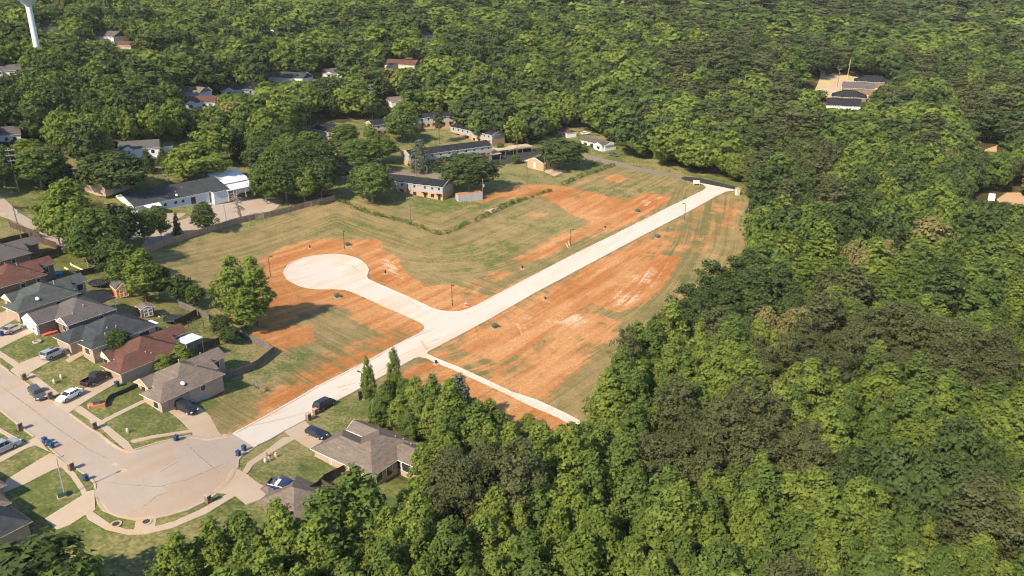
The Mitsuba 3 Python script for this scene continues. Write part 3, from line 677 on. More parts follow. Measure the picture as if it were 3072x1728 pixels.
t, M = house('house', 'white single storey house with a grey roof by the lane, edge of the woods', (42.53, 376.05), 128, [(0, 16.7, -7.5, 0.3, 'gable_u'), (0.5, 6.5, -3, 1.6, 'gable_v')], 'mat_roof_grey', 'mat_white', eave=2.7, pitch=0.36, over=0.35, trim='mat_white',
             openings=[(3.4, 1.25, 'v+', 2.0, 0.8, 2.1, {'trim': 'mat_cream'}), (9.2, -0.06, 'v+', 2.0, 0.2, 2.1, {'name': 'door', 'trim': 'mat_dark'}), (13.6, -0.06, 'v+', 2.4, 0.8, 2.1, {'trim': 'mat_cream'})], gables=[(1.6, 0.5, 6.5, 'v+', 0.36, 'mat_white'), (0, -7.5, 0.3, 'u-', 0.36, 'mat_white')])
house('cottage', 'small cottage with a rusty red roof behind the white house', (26.16, 397.26), 120, [(0, 8, -6, 0, 'gable_u')], 'mat_roof_red', 'mat_white', eave=2.5, pitch=0.4, over=0.25, trim='mat_white', openings=[(2.5, -0.25, 'v+', 1.2, 0.8, 2.0), (5.5, -0.25, 'v+', 1.0, 0, 2.0, {'name': 'door'})])
t, M = house('church_hall', 'long low white building with a dark grey roof behind the tan fence', (-109.07, 259.58), 47.2, [(-12.5, 13, 0, 17, 'gable_u'), (13.02, 19, -2.0, 17, 'gable_u')], 'mat_roof_slate', 'mat_pale_siding', eave=3.0, pitch=0.3, over=0.3, trim='mat_white', cat='building', gables=[(-12.5, 0, 17, 'u-', 0.3, 'mat_white')],
             openings=[(u, 0.3, 'v-', 0.9, 1.2, 2.1, {'trim': 'mat_dark'}) for u in (-6, -2.5, 1, 3.5)] + [(7.0, 0.3, 'v-', 1.6, 0, 2.2, {'name': 'door', 'trim': 'mat_dark'})], vents=[(3, 3.5, 4.2), (6, 5.5, 4.8)], base=11.4)
part(t, 'metal_roof', moved(to_tri(hull([(19.1, 3.6, 3.5), (30, 3.6, 3.5), (19.1, 12.5, 5.6), (30, 12.5, 5.6), (19.1, 3.6, 3.62), (30, 3.6, 3.62), (19.1, 12.5, 5.72), (30, 12.5, 5.72)])), M), 'mat_metal_roof', label='white sheet metal roof')
part(t, 'hall_wall', moved(box(19.3, 29.7, 4.0, 12.2, -1.0, 3.49), M), 'mat_pale_siding')
part(t, 'porch_roof', moved(to_tri(hull([(17.5, -2.6, 2.6), (28, -2.6, 2.6), (19.2, 3.5, 3.1), (29.5, 3.5, 3.1), (17.5, -2.6, 2.7), (28, -2.6, 2.7), (19.2, 3.5, 3.2), (29.5, 3.5, 3.2)])), M), 'mat_pale_siding')
for u in (18, 21, 24.5, 27.6):
    part(t, 'post', moved(tube((u, -2.4, -0.8), (u, -2.4, 2.6), 0.07), M), 'mat_white')
part(t, 'entrance_canopy', moved(to_tri(hull([(-9.5, -3.4, 2.7), (-5.2, -3.4, 2.7), (-9.5, 0.2, 2.7), (-5.2, 0.2, 2.7), (-9.5, -1.6, 3.35), (-5.2, -1.6, 3.35)])), M), 'mat_metal_roof', label='white entrance canopy')
for u in (-9.2, -5.5):
    part(t, 'post', moved(tube((u, -3.2, -0.5), (u, -3.2, 2.7), 0.07), M), 'mat_white')
part(t, 'side_porch_roof', moved(to_tri(hull([(-16.5, 9, 2.3), (-16.5, 15, 2.3), (-12.6, 9, 2.8), (-12.6, 15, 2.8), (-16.5, 9, 2.4), (-16.5, 15, 2.4), (-12.6, 9, 2.9), (-12.6, 15, 2.9)])), M), 'mat_pale_siding')
part(t, 'side_porch_wall', moved(box(-16.2, -12.7, 9.3, 14.7, -0.8, 2.2), M), 'mat_rust')
t = thing('trailer', 'flat white trailer with pale boxes on its roof beside the church hall', 'trailer')
M = frame((-118.48, 244.55), 40, gz(*(-118.48, 244.55)))
part(t, 'body', moved(box(-4, 4, -1.3, 1.3, 0.4, 2.4), M), 'mat_white')
part(t, 'roof', moved(box(-4.1, 4.1, -1.4, 1.4, 2.4, 2.5), M), 'mat_brown_brick')
for u in (-2.2, 1.6):
    part(t, 'roof_unit', moved(box(u - 1.0, u + 1.0, -0.8, 0.6, 2.5, 2.85), M), 'mat_metal_roof')
    part(t, 'wheel', moved(tube((u, -1.25, 0.35), (u, -1.0, 0.35), 0.35, n=12), M), 'mat_dark')
t = thing('storage_container', 'long grey corrugated container with rusty orange roof patches on the lawn', 'container')
M = frame((-19.52, 293.48), 26, gz(*(-19.52, 293.48)))
part(t, 'body', moved([box(0, 9.6, 0, 2.6, -0.4, 2.6)] + [box(u, u + 0.3, -0.07, 0.0, -0.3, 2.55) for u in np.arange(0.2, 9.3, 0.6)], M), 'mat_grey_siding')
part(t, 'roof', moved(box(-0.05, 9.65, -0.05, 2.65, 2.6, 2.68), M), 'mat_rust', label='orange rusted roof')

FARH = [  # centre, heading, length, depth, roof, wall, label
    ((-283.38, 531.90), 150, 15, 9, 'mat_roof_taupe', 'mat_white', 'white house with a tan roof right of the water tower'),
    ((-235.18, 507.47), 155, 18, 11, 'mat_roof_grey', 'mat_white', 'white house with a wide grey roof among the far trees'),
    ((-148.66, 396.39), 160, 13, 9, 'mat_roof_taupe', 'mat_pale_siding', 'house with a brown roof just behind the red roof'),
    ((-141.11, 380.62), 20, 14, 9, 'mat_roof_red', 'mat_white', 'house with a bright red roof among trees'),
    ((-134.33, 415.93), 20, 17, 10, 'mat_roof_dark', 'mat_grey_siding', 'dark roofed house in the shade of large trees'),
    ((-118.01, 453.65), 160, 22, 10, 'mat_roof_slate', 'mat_white', 'grey roofed house with a tall white gable'),
    ((-99.66, 472.92), 20, 11, 9, 'mat_roof_grey', 'mat_white', 'white house with a small grey gable roof, right of the tall white gable'),
    ((-64.08, 504.62), 160, 20, 10, 'mat_roof_red', 'mat_cream', 'long brown roofed house in the middle of the far woods'),
    ((-59.62, 435.45), 30, 9, 7, 'mat_roof_taupe', 'mat_white', 'tiny white gabled cottage behind the apartments'),
    ((-57.66, 580.97), 20, 8, 7, 'mat_roof_grey', 'mat_white', 'small white house, farthest in the middle woods'),
    ((220.92, 523.33), 160, 20, 13, 'mat_roof_dark', 'mat_brown_brick', 'dark hip roofed house, rearmost of the group in the right hand clearing'),
    ((206.25, 505.98), 160, 18, 12, 'mat_roof_grey', 'mat_brown_brick', 'taupe roofed house, second from the back in the right hand clearing'),
    ((193.16, 484.72), 160, 19, 13, 'mat_roof_dark', 'mat_brown_brick', 'black hip roofed house, third from the back in the right hand clearing'),
    ((182.84, 464.93), 160, 18, 13, 'mat_roof_dark', 'mat_white', 'black roofed house, nearest of the group in the right hand clearing'),
    ((-135.28, 300.35), 20, 14, 9, 'mat_roof_grey', 'mat_white', 'pale flat roofed house behind the white fence'),
    ((-159.56, 266.58), 25, 16, 10, 'mat_roof_dark', 'mat_brown_brick', 'dark roofed house with brown gable at the left edge by the tall pole'),
    ((-134.91, 263.91), 160, 18, 11, 'mat_roof_taupe', 'mat_tan_brick', 'house with a pinkish tan roof half hidden by the big oaks'),
    ((-175.79, 286.11), 30, 12, 9, 'mat_roof_grey', 'mat_white', 'pale roofed house at the left edge below the tall trees'),
    ((-227.87, 386.70), 20, 14, 9, 'mat_roof_grey', 'mat_white', 'white house near the left edge below the water tower'),
    ((-214.76, 482.82), 160, 12, 8, 'mat_roof_red', 'mat_tan_brick', 'house with a pink brown roof in a gap between far trees'),
    ((-155.17, 557.60), 20, 9, 7, 'mat_metal_roof', 'mat_white', 'white metal roofed shed in the far woods'),
]
for o, a, L, D, roof, wall, label in FARH:
    house('far_house', label, o, a, [(-L / 2, L / 2, -D / 2, D / 2, 'hip' if 'hip' in label else 'gable_u'), (-L / 2 + 1, -L / 2 + 1 + L * 0.34, -D / 2 - 1.6, D / 2 - 2, 'gable_v')] if D > 8 else [(-L / 2, L / 2, -D / 2, D / 2, 'gable_u')],
          roof, wall, eave=2.8, pitch=0.5, over=0.3, trim='mat_white', openings=[(u, -D / 2 + 0.3, 'v-', 1.3, 0.8, 2.1, {'trim': 'mat_white'}) for u in (L * 0.12, L * 0.32)] + [(-L / 2 + 1 + L * 0.17, -D / 2 - 1.3, 'v-', 1.4, 0.8, 2.1, {'trim': 'mat_dark'})] * (D > 8), gables=[(-D / 2 - 1.6, -L / 2 + 1, -L / 2 + 1 + L * 0.34, 'v-', 0.5, wall)] * (D > 8))

# water tower
WT = (-214.6, 390.0)
wz = gz(*WT)
WN = 66.5 - wz
t = thing('water_tower', 'white water tower, its round tank cut by the top edge', 'water tower')


def lathe(prof, n=40):
    a = np.arange(n) * 2 * np.pi / n
    p = np.array(prof)
    v = np.stack([np.outer(p[:, 0], np.cos(a)), np.outer(p[:, 0], np.sin(a)), np.repeat(p[:, 1:2], n, 1)], -1).reshape(-1, 3)
    i = np.arange(n)
    j = (i + 1) % n
    f = np.vstack([np.vstack([np.c_[k * n + i, k * n + j, (k + 1) * n + j], np.c_[k * n + i, (k + 1) * n + j, (k + 1) * n + i]]) for k in range(len(p) - 1)])
    return trimesh.Trimesh(v, f, process=False)


def at(m, x, y, z):
    m = trimesh.util.concatenate(m) if isinstance(m, list) else m.copy()
    m.apply_translation((x, y, z))
    return m


part(t, 'stem', at(lathe([(2.6, -1), (2.5, 0), (1.7, 3.5), (1.3, 8), (1.22, WN - 3), (1.3, WN)]), *WT, wz), 'mat_white', smooth=True)
part(t, 'tank', at(lathe([(1.3, WN), (1.9, WN + 1.0), (3.2, WN + 2.4), (4.6, WN + 3.6), (5.4, WN + 5.6), (5.2, WN + 8), (3.8, WN + 10.2), (1.7, WN + 11.2), (0.05, WN + 11.5)]), *WT, wz), 'mat_white', smooth=True)
#</BUILDINGS>
#<OBJECTS>
# ---------------------------------------------------------------- kerbs, drives and walks
def sheet(name, pts, lift, mat='mat_pavement', thick=0.08, label=None, r=0.0):
    return structure(name, drape(smooth_poly(pts, r), lift, thick=thick), mat, label=label)


DRIVES = [[(-65.8, 138.9), (-64.8, 140.4), (-61.5, 141.8), (-60.4, 141.6), (-59.2, 140.6), (-57.4, 138.7), (-55.9, 136.2), (-54.2, 133.5), (-53.3, 132.4), (-55.2, 131.0), (-58.0, 131.0), (-58.3, 131.8), (-59.2, 132.7), (-60.9, 134.6), (-62.5, 136.3)],
          [(-80.4, 148.9), (-77.4, 147.0), (-79.0, 141.3), (-80.4, 136.1), (-81.0, 133.2), (-84.1, 135.4), (-87.0, 137.4), (-85.3, 136.6), (-83.9, 138.6), (-82.3, 141.3)],
          [(-94.0, 156.2), (-91.0, 154.7), (-89.9, 152.7), (-91.6, 153.8), (-94.0, 145.4), (-94.2, 142.5), (-97.8, 145.2), (-97.5, 148.0), (-95.5, 151.8)], [(-105.2, 164.1), (-101.2, 161.5), (-103.6, 152.4), (-104.4, 150.3), (-108.4, 157.5), (-108.0, 160.3)], [(-112.2, 170.4), (-107.8, 167.8), (-108.3, 160.9), (-109.1, 159.8), (-112.7, 166.2)],
          [(-85.1, 116.4), (-82.6, 121.7), (-81.6, 122.9), (-78.2, 121.2), (-79.0, 121.8), (-82.7, 125.5), (-83.5, 123.7), (-85.5, 122.1), (-87.0, 119.8)], [(-81.2, 113.2), (-79.0, 118.9), (-78.1, 121.0), (-73.6, 117.9), (-75.3, 116.5), (-77.8, 112.4), (-80.1, 109.9)],
          [(-70.7, 104.5), (-67.9, 109.9), (-67.4, 111.2), (-66.5, 111.7), (-64.2, 106.9), (-64.6, 106.4), (-65.3, 105.4), (-66.4, 103.4), (-67.8, 102.3)], [(-47.7, 113.4), (-47.0, 115.1), (-46.7, 118.4), (-46.9, 121.1), (-45.1, 120.0), (-42.9, 117.9), (-40.3, 116.2), (-40.4, 113.4), (-42.5, 111.3), (-45.2, 113.5)],
          [(-40.9, 134.2), (-43.0, 136.3), (-40.3, 141.4), (-38.6, 139.1), (-34.4, 136.5), (-35.6, 133.0), (-34.5, 130.4), (-35.3, 129.3)]]
for i, d in enumerate(DRIVES):
    sheet('driveway', d, 0.075 + 0.004 * (i % 3))
for w in ([(-105.5, 153.4), (-103.2, 151.6), (-97.6, 148.0), (-97.4, 146.3), (-102.0, 149.4), (-103.8, 150.4)], [(-94.1, 145.6), (-85.2, 139.0), (-87.0, 138.7), (-93.7, 143.3)], [(-80.3, 136.1), (-74.6, 132.1), (-67.4, 126.2), (-65.2, 123.5), (-66.1, 123.0), (-74.2, 130.2), (-80.7, 134.6)],
          [(-70.7, 141.2), (-70.0, 140.5), (-73.8, 131.3), (-74.7, 132.0)], [(-67.3, 126.5), (-64.4, 129.0), (-59.2, 132.7), (-58.4, 132.0), (-63.8, 128.1), (-66.2, 125.9)], [(-41.0, 134.6), (-40.3, 133.8), (-43.1, 127.5), (-44.8, 123.1), (-44.9, 119.8), (-45.9, 120.7), (-45.9, 123.8), (-44.4, 127.8), (-42.6, 134.1)],
          [(-92.0, 128.7), (-89.4, 126.9), (-82.5, 122.8), (-82.6, 122.0), (-89.2, 125.9), (-90.7, 126.6)], [(-78.4, 121.4), (-77.3, 120.8), (-71.5, 115.8), (-68.0, 111.9), (-67.2, 110.8), (-67.7, 110.1), (-68.7, 111.5), (-71.9, 115.0), (-76.8, 119.3)], [(-65.9, 106.8), (-64.6, 106.6), (-60.7, 104.0), (-57.8, 103.0), (-55.0, 103.4), (-51.8, 105.4), (-48.9, 108.7), (-45.9, 113.9), (-45.6, 117.0), (-44.9, 120.1), (-44.7, 118.0), (-44.6, 113.5), (-47.6, 108.0), (-51.3, 104.1), (-54.6, 102.3), (-57.1, 101.9), (-60.7, 102.7), (-64.4, 104.8)],
          [(-57.3, 105.2), (-54.5, 106.0), (-53.9, 103.7), (-56.7, 103.0)], [(-90.1, 153.1), (-89.5, 154.9), (-89.5, 156.5), (-88.0, 155.8), (-88.5, 153.4), (-89.1, 150.5), (-90.4, 151.5)]):
    sheet('sidewalk', w, 0.068, r=0.3)
matte('mat_bare_earth', (0.40, 0.25, 0.15))
matte('mat_dry_lawn', (0.36, 0.29, 0.15))
sheet('car_park', [(-109.0, 239.9), (-103.0, 253.6), (-100.6, 272.0), (-95.7, 277.9), (-90.4, 278.9), (-79.8, 281.8), (-80.0, 273.6), (-84.8, 262.5), (-94.3, 245.6), (-101.0, 231.4), (-105.7, 224.3)], 0.05, 'mat_old_concrete')
sheet('forecourt', [(-121.2, 241.3), (-116.1, 250.6), (-104.3, 257.4), (-105.2, 251.0), (-109.0, 239.9), (-110.1, 230.5), (-117.2, 231.9)], 0.056, 'mat_old_concrete')
sheet('side_street', [(-153.6, 239.2), (-154.1, 243.6), (-143.0, 233.3), (-133.5, 227.2), (-125.9, 224.6), (-121.6, 218.4), (-121.8, 215.2), (-125.9, 215.6), (-139.4, 226.4), (-148.6, 229.9)], 0.05, 'mat_old_concrete')
sheet('estate_yard', [(-75.7, 339.5), (-65.6, 339.9), (-58.7, 330.9), (-47.6, 328.4), (-38.7, 331.9), (-27.7, 329.6), (-15.2, 320.1), (-25.5, 317.8), (-33.8, 323.1), (-46.9, 322.7), (-58.4, 321.1), (-69.8, 326.5)], 0.05, 'mat_old_asphalt')
sheet('estate_drive', [(-29.7, 356.1), (-19.5, 353.0), (-8.2, 361.0), (5.1, 374.7), (16.0, 381.9), (15.7, 375.0), (6.4, 359.1), (-5.1, 347.2), (-16.2, 342.7), (-26.0, 344.8)], 0.05, 'mat_asphalt')
sheet('estate_street', [(-103.0, 358.6), (-95.8, 376.7), (-84.0, 392.7), (-75.7, 398.9), (-75.0, 394.6), (-83.0, 387.4), (-93.3, 372.3), (-99.3, 355.3)], 0.05, 'mat_old_asphalt')
sheet('far_street', [(-133.1, 352.7), (-129.1, 361.3), (-119.8, 358.6), (-119.4, 352.5), (-128.2, 342.0)], 0.05, 'mat_old_asphalt')
sheet('far_street', [(180.4, 507.6), (193.1, 515.6), (201.7, 534.6), (195.7, 540.6), (204.7, 570.4), (206.6, 570.7), (198.5, 542.7), (210.5, 535.6), (220.3, 528.2), (208.0, 517.3), (204.6, 525.0), (193.7, 505.4), (181.4, 498.5)], 0.08, 'mat_pavement')
sheet('dry_lawn', [(177.3, 498.0), (193.1, 535.1), (207.5, 570.8), (200.9, 544.7), (215.0, 548.2), (228.0, 537.4), (244.1, 523.2), (232.6, 500.7), (211.1, 484.0), (179.5, 459.8), (182.0, 488.8)], 0.05, 'mat_dry_lawn')
sheet('bare_earth', [(189.6, 316.0), (198.2, 324.7), (203.6, 324.7), (202.3, 319.5), (192.4, 302.1), (185.3, 304.4)], 0.08, 'mat_bare_earth')
sheet('bare_earth', [(218.6, 382.3), (223.1, 389.7), (231.5, 396.1), (234.2, 399.7), (225.4, 383.5)], 0.08, 'mat_bare_earth')
sheet('slab', [(-10.3, 286.0), (-6.9, 288.6), (-3.9, 287.6), (-7.1, 283.3)], 0.09)
scene['mat_mud'] = {'type': 'twosided', 'bsdf': {'type': 'diffuse', 'reflectance': proc(concrete((0.50, 0.345, 0.22), (0.62, 0.50, 0.37), (0.50, 0.27, 0.13), 0.7))}}
matte('mat_tar', (0.17, 0.145, 0.125), 0.7)


def streak(name, pts, w, lift, mat, clip=None):
    """A ragged smear or a sealed crack along a line on the paving."""
    line = shapely.segmentize(LineString(pts), 0.6)
    c = np.array(line.coords)
    d = np.gradient(c, axis=0)
    d /= np.linalg.norm(d, axis=1, keepdims=True) + 1e-9
    n = np.c_[-d[:, 1], d[:, 0]]
    k = np.sin(np.linspace(0, np.pi, len(c)))[:, None] ** 0.5
    a = c + n * w * k * rng.uniform(0.25, 1.0, (len(c), 1)) / 2
    b = c - n * w * k * rng.uniform(0.25, 1.0, (len(c), 1)) / 2
    p = Polygon(np.vstack([a, b[::-1]])).buffer(0)
    if clip is not None:
        p = p.intersection(clip)
    structure(name, drape(p, lift), mat)


for pts, w in (([(-51.7, 133.9), (-48.6, 137.9), (-44.4, 141.3), (-40.5, 145.2)], 0.7), ([(-24.1, 184.9), (-21.5, 187.6), (-18.9, 190.8)], 1.0), ([(-22.2, 183.6), (-20.8, 180.0), (-19.8, 177.9)], 1.3), ([(-21.6, 180.8), (-19.1, 183.5), (-16.8, 185.7)], 0.5), ([(-37.1, 156.4), (-35.3, 157.9), (-33.4, 159.4)], 1.0), ([(-36.3, 155.5), (-34.4, 156.8)], 0.7), ([(-33.3, 169.3), (-31.1, 172.3), (-29.1, 177.1)], 0.6),
               ([(-30.0, 164.8), (-27.0, 170.3)], 0.5), ([(-29.1, 169.1), (-24.7, 175.9), (-19.8, 182.0), (-12.2, 191.4)], 0.35), ([(-16.4, 196.6), (-11.8, 199.8), (-3.3, 209.2)], 0.4), ([(-0.5, 204.9), (5.0, 212.4)], 0.6), ([(15.6, 238.8), (23.6, 249.3)], 0.4), ([(-63.7, 228.1), (-61.9, 230.7), (-59.3, 236.4)], 0.4), ([(-52.6, 235.2), (-47.3, 233.3), (-45.1, 229.5)], 0.8), ([(-63.7, 223.9), (-61.3, 226.1), (-58.6, 231.1)], 0.3), ([(-31.5, 211.2), (-27.5, 207.8), (-22.8, 201.2)], 0.5)):
    streak('mud_smear', pts, w, 0.104, 'mat_mud', new_road)
for pts, w in (([(-66.9, 118.7), (-66.5, 119.0), (-65.9, 118.5)], 1.2), ([(-65.0, 116.9), (-64.4, 117.4), (-63.6, 117.0)], 1.3), ([(-72.6, 127.2), (-69.2, 124.6), (-66.1, 122.7), (-63.8, 124.0)], 1.2), ([(-64.8, 109.3), (-61.5, 106.0), (-57.7, 105.3), (-54.6, 106.2)], 0.9), ([(-58.7, 130.0), (-55.1, 129.9), (-51.7, 132.3)], 1.3), ([(-48.4, 113.4), (-47.5, 117.4), (-47.6, 121.2)], 0.9)):
    streak('mud_smear', pts, w, 0.034, 'mat_mud', STREET)
for pts in ([(-58.6, 117.1), (-57.6, 119.7), (-56.3, 122.0)], [(-66.6, 113.9), (-61.0, 113.3), (-56.8, 113.4), (-53.5, 116.0), (-48.8, 123.2)], [(-87.1, 132.9), (-79.9, 127.9), (-73.0, 123.1), (-67.8, 120.1)], [(-57.6, 107.5), (-56.4, 110.9), (-54.5, 112.9)], [(-57.9, 127.8), (-54.1, 123.7), (-49.2, 119.1)], [(-97.8, 140.6), (-89.3, 134.8), (-82.8, 130.2)]):
    streak('crack_seal', pts, 0.16, 0.036, 'mat_tar', STREET)
all_drives = unary_union([Polygon(d).buffer(0.3) for d in DRIVES] + [new_road.buffer(0.3)])
structure('kerb', drape(STREET.buffer(0.14).difference(STREET.buffer(-0.2)).difference(all_drives), 0.15, thick=0.2), 'mat_pavement')
structure('kerb', drape(new_road.difference(new_road.buffer(-0.42)).difference(STREET.buffer(0.5)), 0.2, thick=0.3), 'mat_new_concrete')
for p in ((348, 1573), (439, 1566)):
    pass


def spot(p, z=0.0):
    return (p[0], p[1], gz(*p) + z)


def here(m, p, rot=0.0, z=0.0):
    m = trimesh.util.concatenate(m) if isinstance(m, list) else m.copy()
    if rot:
        m.apply_transform(trimesh.transformations.rotation_matrix(math.radians(rot), (0, 0, 1)))
    m.apply_translation(spot(p, z))
    return m


for p, lab in (((-59.80, 104.00), 'round iron manhole lid in the grass beside the cul-de-sac kerb'), ((-55.63, 104.91), 'round iron manhole lid in the concrete storm inlet')):
    t = thing('manhole', lab, 'manhole')
    part(t, 'ring', here(tube((0, 0, 0.05), (0, 0, 0.11), 0.85, n=24), p), 'mat_pavement')
    part(t, 'lid', here(tube((0, 0, 0.11), (0, 0, 0.125), 0.55, n=24), p), 'mat_iron')

# ---------------------------------------------------------------- fences and hedges
def board_mat(key, a, b):
    def fn(p, n, uv):
        return mix(a, b, noise(p.x * 6.3 + p.y * 6.1, p.x * 0.7 - p.y * 0.5, p.z * 0.8) * 0.7 + noise(p.x * 1.2, p.y * 1.2, 4) * 0.3)
    scene[key] = {'type': 'twosided', 'bsdf': {'type': 'diffuse', 'reflectance': proc(fn)}}


board_mat('mat_tan_boards', (0.26, 0.185, 0.125), (0.40, 0.30, 0.21))
board_mat('mat_grey_boards', (0.125, 0.11, 0.095), (0.22, 0.195, 0.17))
board_mat('mat_dark_boards', (0.07, 0.05, 0.04), (0.14, 0.10, 0.08))


def fence(label, pts, mat, height=1.85, bay=2.5, name='board_fence', board=0.16):
    t = thing(name, label, 'fence')
    line = LineString(pts)
    n = max(1, round(line.length / bay))
    ps = [line.interpolate(i * line.length / n) for i in range(n + 1)]
    for i, q in enumerate(ps):
        part(t, 'post', here(box(-0.06, 0.06, -0.06, 0.06, -0.3, height + 0.08), (q.x, q.y)), mat)
        if i == n:
            continue
        a, b = np.array((q.x, q.y)), np.array((ps[i + 1].x, ps[i + 1].y))
        L = np.linalg.norm(b - a)
        d = (b - a) / L
        out = []
        k = max(4, int(L / board))
        for j in range(k):
            m = box(-L / k * 0.47, L / k * 0.47, 0.03, 0.05, 0.04, height * (0.975 + 0.03 * rng.random()))
            m.apply_transform(trimesh.transformations.rotation_matrix(math.atan2(d[1], d[0]), (0, 0, 1)))
            c = a + d * L * (j + 0.5) / k
            m.apply_translation((c[0], c[1], gz(*c)))
            out.append(m)
        za, zb = gz(*a), gz(*b)
        for hh in (0.35, height - 0.3):
            out.append(tube((a[0], a[1], za + hh), (b[0], b[1], zb + hh), 0.045, n=4))
        part(t, 'panel', out, mat)
    return t


fence('long tan board fence between the mown field and the church car park', [(-104.5, 219.5), (-104.0, 220.7), (-100.6, 232.0), (-93.9, 245.5), (-87.9, 256.7), (-83.8, 262.0), (-81.1, 264.0), (-71.1, 277.5), (-62.8, 286.9)], 'mat_tan_boards', 2.0)
fence('weathered grey board fence round the end house\'s back garden', [(-59.7, 153.5), (-55.2, 160.7), (-53.5, 169.5), (-56.7, 171.8), (-61.1, 174.2), (-65.3, 177.9)], 'mat_grey_boards')
fence('grey board fence behind the trampoline garden, below the row of trees', [(-81.4, 187.8), (-75.7, 184.4), (-72.3, 182.3)], 'mat_grey_boards')
fence('dark board fence between the trampoline garden and the swing garden', [(-75.7, 184.0), (-76.5, 179.3), (-77.6, 175.2)], 'mat_dark_boards')
fence('dark board fence between the red and the grey brown roofed houses\' gardens', [(-65.8, 169.9), (-66.8, 168.2), (-68.5, 164.4)], 'mat_dark_boards')
fence('brown board fence from the taupe house down to the parked blue pickup', [(-28.9, 123.8), (-32.1, 119.4), (-32.6, 116.8), (-33.7, 115.3)], 'mat_dark_boards')
fence('brown board fence running down from the corner of the taupe house\'s side garden', [(-31.9, 118.2), (-27.2, 115.0)], 'mat_dark_boards')
fence('short brown board fence behind the right end of the taupe house', [(-17.9, 135.5), (-15.3, 138.0)], 'mat_dark_boards')
fence('dark board fence along the side street at the left edge', [(-135.4, 207.5), (-134.6, 211.7), (-132.1, 217.0)], 'mat_dark_boards')
fence('dark board fence running from the fence corner to the big trees', [(-132.0, 217.0), (-127.6, 215.4), (-123.3, 214.0)], 'mat_dark_boards')
fence('dark board fence beside the grey roofed house at the left edge', [(-120.8, 211.3), (-121.7, 206.3), (-122.5, 201.7)], 'mat_dark_boards')
fence('dark board fence along the far kerb of the side street', [(-139.9, 222.5), (-133.8, 220.1), (-130.3, 219.0)], 'mat_dark_boards')
fence('brown board fence round the timber edged garden beds', [(-108.0, 206.3), (-107.7, 201.6), (-109.9, 197.0)], 'mat_dark_boards', 1.6)
fence('long white board fence behind the two dark shrubs', [(-136.6, 290.9), (-134.7, 298.2), (-127.8, 311.2)], 'mat_white', 1.9, name='white_fence', board=0.3)
fence('tan board fence behind the dark roofed houses in the right clearing', [(229.0, 523.9), (236.4, 521.9), (241.3, 518.1)], 'mat_tan_boards', 2.0)
t = thing('silt_fence', 'low black fabric silt fence bending across the lawn', 'fence')
line = LineString([(-73.7, 145.6), (-75.0, 142.3), (-76.3, 139.9), (-76.3, 138.2), (-75.8, 136.5)])
for i in range(14):
    a, b = line.interpolate(i / 14, True), line.interpolate((i + 1) / 14, True)
    pts = [(q.x, q.y, gz(q.x, q.y) + z) for q in (a, b) for z in (0, 0.85)]
    off = [(x + 0.03, y + 0.03, z) for x, y, z in pts]
    part(t, 'fabric', to_tri(hull(pts + off)), 'mat_dark')
    part(t, 'stake', here(box(-0.03, 0.03, -0.03, 0.03, -0.2, 0.95), (a.x, a.y)), 'mat_dark_boards')
t = thing('railing', 'thin dark railing round a square of lawn beside the small brick building', 'fence')
line = LineString([(-3.3, 334.8), (1.2, 331.6), (11.1, 329.9), (6.9, 322.9), (0.5, 330.5)])
for i in range(18):
    a, b = line.interpolate(i / 18, True), line.interpolate((i + 1) / 18, True)
    part(t, 'post', here(tube((0, 0, -0.1), (0, 0, 1.1), 0.03, n=5), (a.x, a.y)), 'mat_dark')
    for zz in (0.25, 1.05):
        part(t, 'rail', tube(spot((a.x, a.y), zz), spot((b.x, b.y), zz), 0.025, n=4), 'mat_dark')


def hedge(label, pts, h=1.6, w=1.2, col='green', dens=1.0):
    line = LineString(pts)
    n = int(line.length * 3.2 * dens)
    c = []
    for i in range(n):
        q = line.interpolate(rng.random() * line.length)
        k = 0.45 + 0.75 * float(mikit.meshkit.noise((q.x * 0.3, q.y * 0.3, 2.0), 4))
        dx, dy = rng.normal(size=2) * w * 0.33
        c.append((q.x + dx, q.y + dy, gz(q.x, q.y) + h * k * (0.25 + 0.75 * rng.random())))
    c = np.repeat(np.array(c), 9, axis=0)
    m = len(c)
    p = c + rng.normal(size=(m, 3)) * np.array([0.3, 0.3, 0.25])
    nn = rng.normal(size=(m, 3)) + (0, 0, 0.6)
    nn /= np.linalg.norm(nn, axis=1, keepdims=True)
    x = np.cross(nn, rng.normal(size=(m, 3)))
    x /= np.linalg.norm(x, axis=1, keepdims=True)
    y = np.cross(nn, x)
    s = rng.uniform(0.13, 0.3, (m, 1))
    v = np.stack([p - x * s, p - y * s * 0.7, p + x * s, p + y * s * 0.7], 1).reshape(-1, 3)
    i = np.arange(m) * 4
    f = np.vstack([np.c_[i, i + 1, i + 2], np.c_[i, i + 2, i + 3]])
    t = thing('hedge', label, 'hedge')
    part(t, 'leaves', trimesh.Trimesh(v, f, process=False), LEAF[col], uv=np.c_[np.repeat(rng.random(m), 4), np.zeros(4 * m)])
    stems = [tube(spot(line.interpolate(d).coords[0]), spot(line.interpolate(d).coords[0], h * 0.6), 0.04, 0.02, 4) for d in np.arange(1, line.length, 4)]
    part(t, 'stems', stems, 'mat_bark', kind='stuff')


